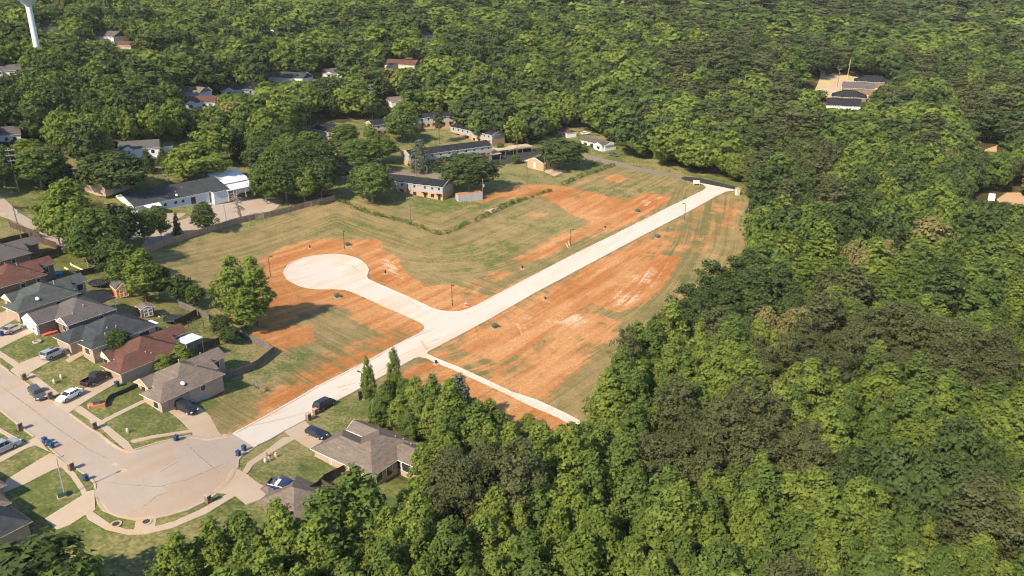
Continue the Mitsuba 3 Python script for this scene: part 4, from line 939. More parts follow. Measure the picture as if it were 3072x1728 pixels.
hedge('ragged hedge from the fence corner down to the vee in the mown field', [(-62.4, 286.3), (-60.5, 286.1), (-50.7, 277.6), (-39.9, 272.8), (-28.9, 264.6), (-23.4, 260.6)], 1.5)
hedge('ragged hedge rising from the vee behind the brown earth plot', [(-23.4, 260.6), (-19.1, 265.4), (-15.1, 272.2)], 1.7)
hedge('hedge along the top of the mown field below the pale slab', [(-13.4, 273.3), (-8.9, 280.3), (0.0, 294.1), (8.0, 304.5), (15.7, 313.4)], 1.5)
hedge('hedge between the brick building\'s lawn and the upper field, beyond the orange track', [(19.2, 320.3), (28.6, 334.4), (37.1, 344.5), (44.0, 353.0)], 1.7)

# ---------------------------------------------------------------- vehicles
def paint(key, c, rough=0.3, metal=0.0):
    scene[key] = {'type': 'twosided', 'bsdf': {'type': 'principled', 'base_color': rgb(*c), 'roughness': rough, 'metallic': metal, 'specular': 0.5, 'clearcoat': 0.6, 'clearcoat_gloss': 0.9}}
    return key


paint('mat_car_white', (0.76, 0.76, 0.76))
paint('mat_car_black', (0.018, 0.019, 0.022))
paint('mat_car_silver', (0.42, 0.44, 0.47), 0.35, 0.4)
paint('mat_car_champagne', (0.46, 0.42, 0.38), 0.35, 0.4)
paint('mat_car_grey', (0.10, 0.105, 0.11), 0.3, 0.3)
paint('mat_car_blue', (0.02, 0.035, 0.12))
paint('mat_car_navy', (0.02, 0.025, 0.05))
matte('mat_tyre', (0.025, 0.025, 0.025), 0.8)
matte('mat_rim', (0.42, 0.42, 0.43), 0.4)
matte('mat_lamp_red', (0.45, 0.03, 0.02), 0.3)
matte('mat_lamp_clear', (0.75, 0.75, 0.72), 0.2)
#        length, width, belt, roof, cabin bottom x0,x1, cabin top x0,x1 (front is +x), bonnet height at the nose
KINDS = {'sedan': (4.85, 1.84, 0.95, 1.45, -1.95, 1.15, -1.15, 0.25, 0.78), 'suv': (5.0, 1.98, 1.12, 1.76, -2.42, 1.3, -2.15, 0.45, 1.0), 'hatch': (4.4, 1.8, 1.0, 1.55, -2.1, 1.15, -1.7, 0.3, 0.85),
         'van': (5.05, 1.98, 1.08, 1.74, -2.45, 1.75, -2.15, 0.75, 0.9), 'pickup': (5.85, 2.0, 1.15, 1.9, -0.75, 1.55, -0.55, 0.75, 1.08)}


def vehicle(label, cat, kind, mat, front, rear, scale=1.04, toolbox=False):
    L, W, belt, top, c0, c1, t0, t1, nose = KINDS[kind]
    f, r = np.array(front), np.array(rear)
    c, d = (f + r) / 2, f - r
    t = thing({'van': 'minivan', 'suv': 'parked_suv', 'pickup': 'pickup_truck'}.get(kind, 'parked_car'), label, cat)
    e = 0.8
    a, b = c - d / np.linalg.norm(d) * e, c + d / np.linalg.norm(d) * e
    pitch = math.atan2(gz(*b) - gz(*a), 2 * e)
    M = trimesh.transformations.translation_matrix(spot(c, 0.10)) @ trimesh.transformations.rotation_matrix(math.atan2(d[1], d[0]), (0, 0, 1)) @ trimesh.transformations.rotation_matrix(-pitch, (0, 1, 0)) @ np.diag([scale, scale, scale, 1])
    h = L / 2
    wb = (L * 0.29, -L * 0.29)
    side = [(-h + 0.05, 0.38), (-h, 0.6), (-h + 0.06, belt - 0.12), (-h + 0.22, belt), (c1, belt), (h - 0.55, nose), (h - 0.12, nose - 0.14), (h, 0.55), (h - 0.05, 0.3)]
    poly = Polygon(side)
    for x in wb:
        poly = poly.difference(Point(x, 0.34).buffer(0.40))
    body = m3.Manifold.extrude(m3.CrossSection([np.array(q.exterior.coords)[:-1] for q in getattr(poly, 'geoms', [poly])], m3.FillRule.EvenOdd), W)
    body = body.translate((0, 0, -W / 2)).rotate((90, 0, 0))
    inset = hull([(x, y, z) for x, y, z in [(-h - 0.1, s * W * 0.42, zz) for s in (-1, 1) for zz in (0.2, belt)] + [(-h + 0.35, s * W * 0.5, zz) for s in (-1, 1) for zz in (0.2, belt - 0.1)] + [(h - 0.6, s * W * 0.5, zz) for s in (-1, 1) for zz in (0.2, nose)] + [(h + 0.02, s * W * 0.36, zz) for s in (-1, 1) for zz in (0.2, nose)] + [(x, s * W * 0.455, belt + 0.02) for s in (-1, 1) for x in (-h + 0.1, h - 0.4)] + [(x, s * W * 0.5, belt - 0.16) for s in (-1, 1) for x in (-h + 0.35, h - 0.6)]])
    body = body ^ inset
    if kind == 'pickup':
        bed = m3.Manifold.cube((-h + 0.16 - c0 + 0.12 and (c0 - 0.12) - (-h + 0.14), W - 0.34, 0.8)).translate((-h + 0.14, -(W - 0.34) / 2, 0.72))
        body = body - bed
    k = part(t, 'body', moved(to_tri(body), M), mat, smooth=25)
    wt, wbm = W * 0.36, W * 0.455
    def ring(x, z):
        y = wbm + (wt - wbm) * (z - belt) / (top - belt)
        return [(x, -y, z), (x, y, z)]
    def xs(z):
        q = (z - belt) / (top - belt)
        return c0 + (t0 - c0) * q, c1 + (t1 - c1) * q
    lo, hi = belt - 0.02, top - 0.06
    cab = hull(ring(c0, belt) + ring(c1, belt) + ring(t0, hi) + ring(t1, hi))
    part(t, 'cabin', moved(to_tri(cab), M), mat)
    roof = hull(ring(t0 - 0.05, hi) + ring(t1 + 0.05, hi) + [(t0 + 0.12, s * (wt - 0.14), top) for s in (-1, 1)] + [(t1 - 0.25, s * (wt - 0.14), top) for s in (-1, 1)])
    part(t, 'roof', moved(to_tri(roof), M), mat, smooth=30)
    z0, z1 = belt + 0.04, hi - 0.05
    def pane(q, n):
        q = np.array(q)
        return to_tri(hull(np.vstack([q + np.array(n) * 0.012, q - np.array(n) * 0.03])))
    yb = lambda z: wbm + (wt - wbm) * (z - belt) / (top - belt)  # noqa: E731
    for nm, j, sgn in (('windscreen', 1, 1), ('rear_window', 0, -1)):
        q = [(xs(z)[j], s * (yb(z) - 0.08), z) for z in (z0, z1) for s in (-1, 1)]
        part(t, nm, moved(pane(q, (sgn * 0.8, 0, 0.6)), M), 'mat_glass')
    for s in (-1, 1):
        m0, m1 = 0.16, 0.16
        mid = (xs(z0)[0] + xs(z0)[1]) / 2 - 0.1
        cuts = [(xs, mid)] if kind != 'pickup' else [(xs, mid)]
        for part_i in (0, 1):
            q = []
            for z in (z0, z1):
                a0, a1 = xs(z)
                x0, x1 = (a0 + m0, min(mid - 0.04, a1 - m1)) if part_i == 0 else (max(mid + 0.04, a0 + m0), a1 - m1)
                q += [(x0, s * yb(z), z), (x1, s * yb(z), z)]
            part(t, 'side_window', moved(pane(q, (0, s, 0.25)), M), 'mat_glass')
        part(t, 'headlight', moved(box(h - 0.22, h - 0.02, s * W * 0.36 - 0.16, s * W * 0.36 + 0.16, nose - 0.26, nose - 0.12), M), 'mat_lamp_clear')
        part(t, 'tail_light', moved(box(-h - 0.015, -h + 0.1, s * W * 0.40 - 0.12, s * W * 0.40 + 0.12, belt - 0.36, belt - 0.12), M), 'mat_lamp_red')
        for x in wb:
            y = s * (W / 2 - 0.12)
            kk = part(t, 'wheel', moved(tube((x, y - 0.11, 0.34), (x, y + 0.11, 0.34), 0.34, n=16), M), 'mat_tyre')
            part(kk, 'rim', moved(tube((x, y + s * 0.10, 0.34), (x, y + s * 0.125, 0.34), 0.21, n=12), M), 'mat_rim')
        part(t, 'mirror', moved(box(c1 - 0.55, c1 - 0.4, s * (wbm + 0.09) - 0.08, s * (wbm + 0.09) + 0.08, belt + 0.02, belt + 0.16), M), mat)
    if toolbox:
        part(t, 'toolbox', moved(box(c0 - 0.75, c0 - 0.2, -W / 2 + 0.16, W / 2 - 0.16, 0.95, 1.25), M), 'mat_metal_roof', label='pale toolbox across the truck bed')
    if kind == 'suv' and 'silver' in mat:
        part(t, 'sunroof', moved(box(-0.5, 0.25, -0.42, 0.42, top - 0.01, top + 0.012), M), 'mat_glass')
    return t


vehicle('white sedan parked across the drive behind the black pickup', 'car', 'sedan', 'mat_car_white', (-83.98, 135.83), (-82.15, 140.47))
vehicle('black pickup truck at the garage of the reddish brown roofed house', 'pickup truck', 'pickup', 'mat_car_black', (-80.38, 148.57), (-82.52, 141.54))
vehicle('dark grey hatchback parked at the kerb between two brick mailboxes', 'car', 'hatch', 'mat_car_grey', (-87.09, 136.24), (-90.67, 139.45))
vehicle('silver suv with a sunroof on the drive of the charcoal roofed house', 'suv', 'suv', 'mat_car_silver', (-92.00, 154.91), (-93.90, 149.59))
vehicle('champagne sedan by the white garage, blue bin behind it', 'car', 'sedan', 'mat_car_champagne', (-104.46, 162.79), (-105.85, 157.46))
vehicle('black suv on the curved drive of the grey brown roofed house', 'suv', 'suv', 'mat_car_black', (-60.43, 138.53), (-64.41, 140.59))
vehicle('black minivan parked on the new concrete road', 'minivan', 'van', 'mat_car_black', (-36.66, 150.20), (-39.13, 145.76))
vehicle('navy suv nosed in at the garage of the large taupe house', 'suv', 'hatch', 'mat_car_navy', (-35.08, 134.55), (-38.48, 136.66), 1.0)
vehicle('bright blue pickup truck with a pale toolbox, beside a half hidden roof', 'pickup truck', 'pickup', 'mat_car_blue', (-35.01, 115.95), (-40.53, 117.03), 1.0, toolbox=True)
vehicle('grey pickup truck cut by the left edge, nose to the street', 'pickup truck', 'pickup', 'mat_car_silver', (-84.77, 122.47), (-87.18, 118.63))
for lab, mat, a, b in (('white car parked under trees in the estate yard, left one', 'mat_car_white', (-73.87, 340.46), (-76.75, 341.23)), ('white car in the estate yard, right one', 'mat_car_white', (-70.10, 342.26), (-72.57, 342.22)), ('blue car parked left of the small brick building', 'mat_car_blue', (4.30, 353.20), (1.44, 354.91)),
                       ('white car parked among trees right of the rusty roofed cottage', 'mat_car_white', (37.67, 405.16), (33.99, 403.70)), ('dark car at the edge of the woods by the lane', 'mat_car_grey', (46.19, 368.13), (44.02, 370.12)), ('white car on a far lawn near the left edge', 'mat_car_white', (-171.79, 364.40), (-173.90, 363.82)),
                       ('white car parked on the street in the right hand clearing', 'mat_car_white', (187.55, 503.89), (183.57, 500.30))):
    vehicle(lab, 'car', 'sedan', mat, a, b)
t = thing('camper', 'white camper trailer on bare earth at the right edge', 'camper')
M = frame((185.44, 312.58), 60, gz(*(185.44, 312.58)))
part(t, 'body', moved(to_tri(hull([(x, y, z) for x in (-2.6, 2.6) for y in (-1.2, 1.2) for z in (0.6, 2.5)] + [(x, y, 2.9) for x in (-2.2, 2.2) for y in (-1.0, 1.0)])), M), 'mat_white')
for s in (-1, 1):
    part(t, 'wheel', moved(tube((-0.3, s * 1.0, 0.36), (-0.3, s * 1.22, 0.36), 0.36, n=12), M), 'mat_tyre')
    part(t, 'window', moved(box(-0.8, 0.8, s * 1.21 - 0.02, s * 1.21 + 0.02, 1.5, 2.1), M), 'mat_glass')

# ---------------------------------------------------------------- lamps, poles, boxes, bins
matte('mat_pole_wood', (0.20, 0.145, 0.10))
matte('mat_steel', (0.32, 0.33, 0.34), 0.5)
matte('mat_cabinet', (0.075, 0.10, 0.075), 0.6)
matte('mat_bin_blue', (0.02, 0.06, 0.15), 0.5)
matte('mat_turquoise', (0.12, 0.42, 0.42), 0.5)
matte('mat_blue', (0.05, 0.22, 0.50), 0.6)


def street_lamp(label, p, ang, h=6.3, mat='mat_iron', arm=0.9):
    t = thing('street_lamp', label, 'street lamp', None)
    part(t, 'pole', here(tube((0, 0, -0.2), (0, 0, h), 0.11, 0.075, 8), p), mat)
    d = (math.cos(math.radians(ang)) * arm, math.sin(math.radians(ang)) * arm)
    part(t, 'arm', here(tube((0, 0, h - 0.05), (d[0] * 0.6, d[1] * 0.6, h + 0.02), 0.045, n=6), p), mat)
    part(t, 'lamp_head', here(box(0.35, 1.15, -0.16, 0.16, h - 0.05, h + 0.09), p, ang), mat)
    part(t, 'base', here(tube((0, 0, -0.1), (0, 0, 0.2), 0.25, n=10), p), 'mat_pavement')


street_lamp('black street lamp by the tall skinny trees, dark cabinet at its foot', (-30.83, 152.29), 145)
street_lamp('street lamp left of the new turning circle', (-67.66, 218.40), 0)
street_lamp('street lamp behind the top of the new turning circle', (-52.12, 245.84), -60)
street_lamp('street lamp in the orange corner where the two new roads meet', (-15.92, 205.06), -60)
street_lamp('street lamp beside the pale planks on the left of the new road', (18.62, 252.18), -35)
street_lamp('street lamp on the right hand side of the new road', (60.97, 282.99), 145)
street_lamp('street lamp beside the white signboard at the top of the new road', (74.87, 325.89), -35)
street_lamp('silver street lamp on the lawn beside the old cul-de-sac', (-70.12, 109.70), 60, 7.0, 'mat_steel')


def utility_pole(label, p, h, arms=1, lean=0.0, transformer=False, ang=30, mat='mat_pole_wood'):
    t = thing('utility_pole', label, 'utility pole')
    part(t, 'pole', here(tube((0, 0, -0.3), (lean, 0, h), 0.17, 0.12, 8), p), mat)
    for i in range(arms):
        z = h - 0.4 - i * 1.6
        part(t, 'crossarm', here(box(-1.2, 1.2, -0.08, 0.08, z - 0.08, z + 0.08), p, ang), 'mat_steel')
        for x in (-1.1, -0.5, 0.5, 1.1):
            part(t, 'insulator', here(tube((x, 0, z + 0.08), (x, 0, z + 0.3), 0.06, n=6), p, ang), 'mat_white')
    if transformer:
        part(t, 'transformer', here(tube((0.42, 0, h - 3.2), (0.42, 0, h - 2.2), 0.28, n=12), p, ang), 'mat_steel')


utility_pole('tall utility pole with four pale crossarms at the left edge', (-150.70, 247.86), 13.5, 3, -0.6)
utility_pole('leaning utility pole behind the dark fence at the left edge', (-132.61, 214.61), 11, 0, -0.5, True)
utility_pole('tall utility pole with stacked crossarms at the left end of the estate', (-91.48, 379.34), 15, 3, 0, True)
utility_pole('tall utility pole with crossarms in front of the dark trees behind the estate', (-67.73, 406.85), 17, 3)
utility_pole('bare utility pole in the brown plot near the hedge vee', (-34.53, 272.61), 8.5)
utility_pole('utility pole with a transformer at the end of the grey container', (-10.28, 284.92), 12, 0, 0, True)
utility_pole('thin pole in front of the front apartment roof', (-37.81, 322.64), 9, 0)
utility_pole('bare wooden pole at the bend of the orange track', (5.91, 320.40), 9, 0)
utility_pole('dark pole at the corner of the small brick building', (13.06, 333.16), 8, 0, 0.2, True)
utility_pole('thin brown pole beside the flat carports', (2.23, 366.85), 7, 0)
utility_pole('pole with pale crossarms rising from the middle woods', (44.20, 511.57), 15, 3)
utility_pole('pale wooden pole in the right hand clearing, rear one', (210.51, 535.65), 13, 0, 0.8, False, 30, 'mat_lumber')
utility_pole('wooden pole in the right hand clearing, front one', (197.82, 516.18), 11, 1, 0, True)
utility_pole('light pole in the church car park behind the tan fence', (-91.30, 255.75), 6, 0, -0.3, False, 30, 'mat_steel')
utility_pole('light pole beside the blue wall right of the church', (-90.50, 285.00), 8, 0, -0.2)
utility_pole('thin pole among far trees left of the red roof', (-122.32, 348.78), 8, 1)
utility_pole('short pole on the lawn behind the church roof', (-117.26, 278.37), 4.5, 0, 0, False, 30, 'mat_steel')
utility_pole('far utility pole below the water tower, left of a bare tree', (-220.42, 448.88), 10, 1)


def service_box(label, p, w=1.3, ang=33, mat='mat_cabinet'):
    t = thing('transformer_box', label, 'transformer box')
    part(t, 'pad', here(box(-w * 0.62, w * 0.62, -w * 0.6, w * 0.6, -0.2, 0.12), p, ang), 'mat_pavement')
    k = part(t, 'cabinet', here(to_tri(hull([(x * w / 2, y * w / 2, z) for x in (-1, 1) for y in (-1, 1) for z in (0.12, 0.85)] + [(x * w / 2 * 0.94, y * w / 2 * 0.94 + 0.05, 1.0) for x in (-1, 1) for y in (-1, 1)])), p, ang), mat)
    part(t, 'hood', here(box(-w / 2 - 0.03, w / 2 + 0.03, -w / 2 - 0.04, -w / 2 + 0.5, 0.62, 0.9), p, ang), mat)


service_box('dark green transformer box below the new turning circle', (-47.17, 208.48), 1.3)
service_box('dark green transformer box on the orange verge right of the crossing', (-4.30, 192.38), 1.3)
service_box('dark green transformer box left of the new road, upper field', (45.57, 291.28), 1.3)
service_box('dark green transformer box right of the new road, half way up', (48.54, 264.50), 1.3)
service_box('grey green transformer box behind the turning circle, by the lamp', (-51.81, 249.36), 1.3)
service_box('green service box in the lawn of the old cul-de-sac', (-70.70, 109.82), 1.1)
for lab, p, c in (('small red and white utility pedestal at the road corner', (-12.30, 205.51), 'mat_red_trim'), ('small dark utility pedestal beside the drainage strip', (-17.39, 171.08), 'mat_dark'), ('small dark pedestal in the orange verge', (9.12, 211.00), 'mat_dark'), ('small dark pedestal right of the turning circle', (-37.11, 228.67), 'mat_dark'),
                  ('small dark pedestal left of the upper road', (31.71, 271.78), 'mat_dark'), ('dark pedestal above the turning circle', (-62.61, 244.83), 'mat_dark'), ('small dark pedestal beside the mown green strip', (3.09, 233.98), 'mat_dark')):
    t = thing('utility_pedestal', lab, 'utility pedestal')
    part(t, 'post', here(box(-0.16, 0.16, -0.16, 0.16, -0.1, 0.75), p, 33), c)
    part(t, 'cap', here(box(-0.22, 0.22, -0.22, 0.22, 0.75, 0.9), p, 33), 'mat_white' if c == 'mat_red_trim' else c)
    part(t, 'spoil', here(lathe([(0.9, 0.0), (0.6, 0.12), (0.05, 0.2)], 10), p), 'mat_bare_earth')
t = thing('meter_rack', 'dark electrical cabinet on two posts beside the black street lamp', 'electrical cabinet')
for x in (-0.75, 0.75):
    part(t, 'post', here(box(x - 0.07, x + 0.07, -0.07, 0.07, -0.2, 2.4), (-31.32, 152.37), 60), 'mat_pole_wood')
part(t, 'cabinet', here(box(-0.65, 0.65, -0.2, 0.16, 0.3, 1.9), (-31.32, 152.37), 60), 'mat_dark')
t = thing('signboard', 'white signboard on two posts at the top of the new road', 'signboard')
part(t, 'board', here(box(-1.3, 1.3, -0.05, 0.05, 0.7, 2.1), (74.29, 327.65), -15), 'mat_white')
for x in (-1.2, 1.2):
    part(t, 'post', here(box(x - 0.06, x + 0.06, -0.04, 0.1, -0.2, 2.2), (74.29, 327.65), -15), 'mat_white')
t = thing('lumber', 'two pale planks lying on the grass beside a street lamp', 'planks')
for a, b in (((17.34, 255.72), (17.98, 252.13)), ((18.30, 257.32), (18.77, 252.79))):
    part(t, 'plank', tube(spot(a, 0.15), spot(b, 0.15), 0.14, n=4), 'mat_lumber')
t = thing('stone_gate', 'tan stone pillar at the top right end of the new road', 'gate pillar')
part(t, 'pillar', here(box(-0.7, 0.7, -0.7, 0.7, -0.3, 2.6), (88.05, 316.28), 20), 'mat_cream')
part(t, 'cap', here(box(-0.85, 0.85, -0.85, 0.85, 2.6, 2.8), (88.05, 316.28), 20), 'mat_pavement')


def bin_(label, p, ang=0):
    t = thing('wheeled_bin', label, 'trash bin')
    part(t, 'body', here(to_tri(hull([(x * 0.27, y * 0.30, 0.12) for x in (-1, 1) for y in (-1, 1)] + [(x * 0.33, y * 0.37, 1.02) for x in (-1, 1) for y in (-1, 1)])), p, ang), 'mat_bin_blue')
    part(t, 'lid', here(to_tri(hull([(x * 0.35, y * 0.39, 1.02) for x in (-1, 1) for y in (-1, 1)] + [(x * 0.31, y * 0.33, 1.12) for x in (-1, 1) for y in (-1, 1)])), p, ang), 'mat_bin_blue')
    for s in (-1, 1):
        part(t, 'wheel', here(tube((s * 0.25, 0.33, 0.13), (s * 0.33, 0.33, 0.13), 0.13, n=10), p, ang), 'mat_tyre')


bin_('blue wheeled bin at the left kerb, left of a row of three', (-80.39, 123.78), 60)
bin_('blue wheeled bin at the left kerb, middle of a row of three', (-79.42, 123.08), 60)
bin_('blue wheeled bin at the left kerb, right of a row of three', (-78.55, 122.47), 60)
bin_('blue wheeled bin on the verge near the silver street lamp', (-68.86, 114.00), 60)
bin_('blue wheeled bin at the kerb below the curved drive', (-59.87, 128.32), -20)
bin_('blue wheeled bin by the new road end, nearer the camera of a pair', (-48.07, 125.52), 60)
bin_('blue wheeled bin by the new road end, farther of a pair', (-47.74, 127.65), 60)
bin_('blue wheeled bin behind the champagne sedan', (-106.11, 157.56), 60)
bin_('blue wheeled bin beside the garage of the reddish brown roofed house', (-77.14, 144.51), 60)
bin_('blue wheeled bin beside the black suv', (-61.83, 141.78), 60)


def mailbox(label, p, ang=55, h=1.45):
    t = thing('brick_mailbox', label, 'mailbox')
    part(t, 'pillar', here(box(-0.38, 0.38, -0.38, 0.38, -0.2, h), p, ang), 'mat_brown_brick')
    part(t, 'cap', here(to_tri(hull([(x * 0.46, y * 0.46, h) for x in (-1, 1) for y in (-1, 1)] + [(x * 0.42, y * 0.42, h + 0.1) for x in (-1, 1) for y in (-1, 1)])), p, ang), 'mat_tan_brick')
    part(t, 'door', here(box(-0.16, 0.16, -0.42, -0.37, 0.85, 1.15), p, ang), 'mat_dark')


mailbox('brick mailbox at the kerb by the silver suv\'s drive', (-93.79, 142.63))
mailbox('tan brick mailbox at the kerb between the grey hatchback and the white sedan', (-86.39, 137.39))
mailbox('brick mailbox on the verge below the silt fence', (-74.50, 129.18))
mailbox('pale brick mailbox on the far left verge across the street', (-86.39, 127.09))
mailbox('brick mailbox beside the long driveways, near the old cul-de-sac', (-72.48, 116.65))
mailbox('brick mailbox on the grass strip at the bottom of the old cul-de-sac', (-48.21, 110.72))
mailbox('tall brick mailbox at the mouth of the taupe house\'s drive', (-39.69, 141.89))
mailbox('small dark mailbox behind the black minivan', (-38.97, 144.48), 145, 1.2)

t = thing('air_conditioner', 'pale air conditioning unit on the grass beside the grey brown roofed house', 'air conditioner')
part(t, 'housing', here(box(-0.55, 0.55, -0.55, 0.55, 0, 1.15), (-61.24, 146.71), 55), 'mat_grey_siding')
part(t, 'top', here(box(-0.6, 0.6, -0.6, 0.6, 1.15, 1.22), (-61.24, 146.71), 55), 'mat_white')
part(t, 'fan', here(tube((0, 0, 1.22), (0, 0, 1.25), 0.38, n=16), (-61.24, 146.71)), 'mat_dark')
t = thing('kayak', 'turquoise kayak lying on the grass beside the black suv', 'kayak')
part(t, 'hull', here(trimesh.Trimesh(trimesh.creation.icosphere(subdivisions=3).vertices * (1.9, 0.42, 0.24) + (0, 0, 0.25), trimesh.creation.icosphere(subdivisions=3).faces), (-61.68, 144.24), 25), 'mat_turquoise', smooth=True)
part(t, 'seat', here(trimesh.Trimesh(trimesh.creation.icosphere(subdivisions=2).vertices * (0.5, 0.24, 0.08) + (0.1, 0, 0.44), trimesh.creation.icosphere(subdivisions=2).faces), (-61.68, 144.24), 25), 'mat_dark')


def trampoline(label, p, r):
    t = thing('trampoline', label, 'trampoline')
    part(t, 'mat', here(tube((0, 0, 0.82), (0, 0, 0.85), r - 0.25, n=28), p), 'mat_dark')
    tor = trimesh.creation.torus(r - 0.1, 0.14, major_sections=28, minor_sections=6)
    part(t, 'pad', here(tor, p, 0, 0.85), 'mat_dark')
    for a in range(6):
        c, s = math.cos(a * 1.047) * r * 0.93, math.sin(a * 1.047) * r * 0.93
        part(t, 'leg', here(tube((c, s, -0.2), (c, s, 0.85), 0.04, n=6), p), 'mat_steel')


trampoline('round black trampoline in the garden behind the reddish brown roof', (-79.11, 178.45), 2.3)
trampoline('round black trampoline beside the barn shaped shed', (-102.81, 193.57), 2.5)
t = thing('swing_set', 'dark wooden swing frame in the garden behind the charcoal roof', 'swing set')
for x in (-1.6, 1.6):
    for s in (-1, 1):
        part(t, 'leg', here(tube((x, s * 1.0, -0.2), (x, 0, 2.3), 0.07, n=6), (-72.91, 175.73), 20), 'mat_dark_boards')
part(t, 'beam', here(tube((-1.8, 0, 2.3), (1.8, 0, 2.3), 0.08, n=6), (-72.91, 175.73), 20), 'mat_dark_boards')
for x in (-0.6, 0.6):
    part(t, 'swing', here([box(x - 0.25, x + 0.25, -0.1, 0.1, 0.5, 0.55)] + [tube((x + q, 0, 0.55), (x + q, 0, 2.3), 0.015, n=4) for q in (-0.22, 0.22)], (-72.91, 175.73), 20), 'mat_dark')
t = thing('paddling_pool', 'round blue paddling pool on the grass behind the brown roof', 'pool')
part(t, 'wall', here(lathe([(1.35, 0), (1.4, 0.35), (1.3, 0.4), (1.25, 0.3), (1.2, 0.2), (0.02, 0.2)], 24), (-114.62, 196.62)), 'mat_blue')
t = thing('garden_bed', 'timber edged terraced garden beds beside the brown fence', 'garden bed')
for a, b in (((-114.58, 204.04), (-109.65, 201.04)), ((-114.91, 201.15), (-110.42, 198.18)), ((-115.34, 205.09), (-114.12, 203.43)), ((-109.28, 200.96), (-110.01, 206.30))):
    part(t, 'timber', tube(spot(a, 0.2), spot(b, 0.2), 0.3, n=4), 'mat_lumber')
t = thing('stepping_timbers', 'row of pale timbers lying in the grass near the small shed', 'timbers')
for a, b in (((-83.21, 179.82), (-82.46, 179.26)), ((-83.10, 181.08), (-82.35, 180.52)), ((-82.91, 182.16), (-82.15, 181.59)), ((-82.70, 183.01), (-81.94, 182.44))):
    part(t, 'timber', tube(spot(a, 0.1), spot(b, 0.1), 0.13, n=4), 'mat_lumber')
t = thing('well_house', 'small orange timber well house with a grey lid on the lawn', 'well house')
part(t, 'curb', here(box(-1.5, 1.5, -0.8, 0.8, -0.2, 0.35), (-77.57, 136.88), 30), 'mat_barn_wood')
part(t, 'box', here(box(-0.6, 0.6, -0.5, 0.5, 0.35, 0.95), (-77.57, 136.88), 30), 'mat_brown_brick')
part(t, 'lid', here(box(-0.75, 0.75, -0.62, 0.62, 0.95, 1.05), (-77.57, 136.88), 30), 'mat_roof_green_grey')
part(t, 'post', here(box(-1.55, -1.35, -0.9, -0.7, -0.2, 0.8), (-77.57, 136.88), 30), 'mat_lumber')
for lab, p, c in (('pale garden ornament on the bright lawn, left one', (-88.17, 142.63), 'mat_cream'), ('pale garden ornament on the bright lawn, upper one', (-87.77, 144.53), 'mat_cream'), ('white garden ornament on the lawn below the taupe house', (-43.09, 124.26), 'mat_white'), ('grey garden ornament on the lawn below the taupe house', (-42.60, 124.97), 'mat_grey_siding'),
                  ('orange garden ornament on the lawn below the taupe house', (-43.42, 126.25), 'mat_barn_wood'), ('small brown ornament on the lawn below the taupe house', (-41.88, 126.60), 'mat_lumber'), ('small pale ornament on the round lawn of the end house', (-68.70, 129.11), 'mat_cream')):
    t = thing('garden_ornament', lab, 'garden ornament')
    part(t, 'plinth', here(box(-0.2, 0.2, -0.2, 0.2, -0.1, 0.3), p, 20), 'mat_pavement')
    part(t, 'figure', here(lathe([(0.22, 0.3), (0.26, 0.5), (0.14, 0.75), (0.17, 0.9), (0.02, 1.0)], 10), p), c)
t = thing('flag_pole', 'short post with a dark top in a stone ring on the lawn', 'post')
part(t, 'pole', here(tube((0, 0, -0.1), (-0.1, 0, 2.9), 0.06, n=6), (-98.67, 156.94)), 'mat_steel')
part(t, 'ring', here(lathe([(0.9, -0.05), (0.9, 0.22), (0.6, 0.25), (0.55, 0.05)], 14), (-98.67, 156.94)), 'mat_pavement')
part(t, 'top', here(box(-0.25, 0.05, -0.15, 0.15, 2.8, 3.1), (-98.67, 156.94)), 'mat_rust')
for o, L, D, a in (((-10.68, 355.99), 11, 6, 28), ((-4.14, 365.76), 9, 5.5, 28), ((3.60, 371.64), 10, 6, 28)):
    t = thing('carport', {0: 'flat pale carport roof beside the big round oak', 1: 'flat pale carport roof, middle of three', 2: 'flat pale carport roof nearest the small brick building'}[len([k for k in used if k.startswith('carport') and '__' not in k])], 'carport')
    part(t, 'roof', here(box(-L / 2, L / 2, -D / 2, D / 2, 2.4, 2.6), o, a), 'mat_pavement')
    for x in (-L / 2 + 0.3, 0, L / 2 - 0.3):
        for y in (-D / 2 + 0.3, D / 2 - 0.3):
            part(t, 'post', here(tube((x, y, -0.2), (x, y, 2.4), 0.08, n=6), o, a), 'mat_steel')
t = thing('screen_wall', 'pale blue wall beside the white metal roof of the church', 'wall')
part(t, 'panel', to_tri(hull([spot(p, z) for p in ((-95.28, 290.12), (-91.56, 290.59)) for z in (-0.3, 2.8)] + [(spot(p)[0] + 0.2, spot(p)[1] + 0.2, spot(p, z)[2]) for p in ((-95.28, 290.12), (-91.56, 290.59)) for z in (-0.3, 2.8)])), 'mat_turquoise')
t = thing('monument_sign', 'white brick monument sign on the lawn at the left end of the estate', 'sign')
part(t, 'base', here(box(-1.6, 1.6, -0.6, 0.6, -0.2, 0.3), (-92.49, 369.18), 20), 'mat_pavement')
part(t, 'panel', here(box(-1.2, 1.2, -0.25, 0.25, 0.3, 2.0), (-92.49, 369.18), 20), 'mat_white')

# ---------------------------------------------------------------- trees that stand by themselves
def lone(name, label, kind, col, p, h, spread=1.0, level='near', cat='tree', group=None):
    k = thing(name, label, cat, group)
    plant(k, level, kind, col, p[0], p[1], h, spread)


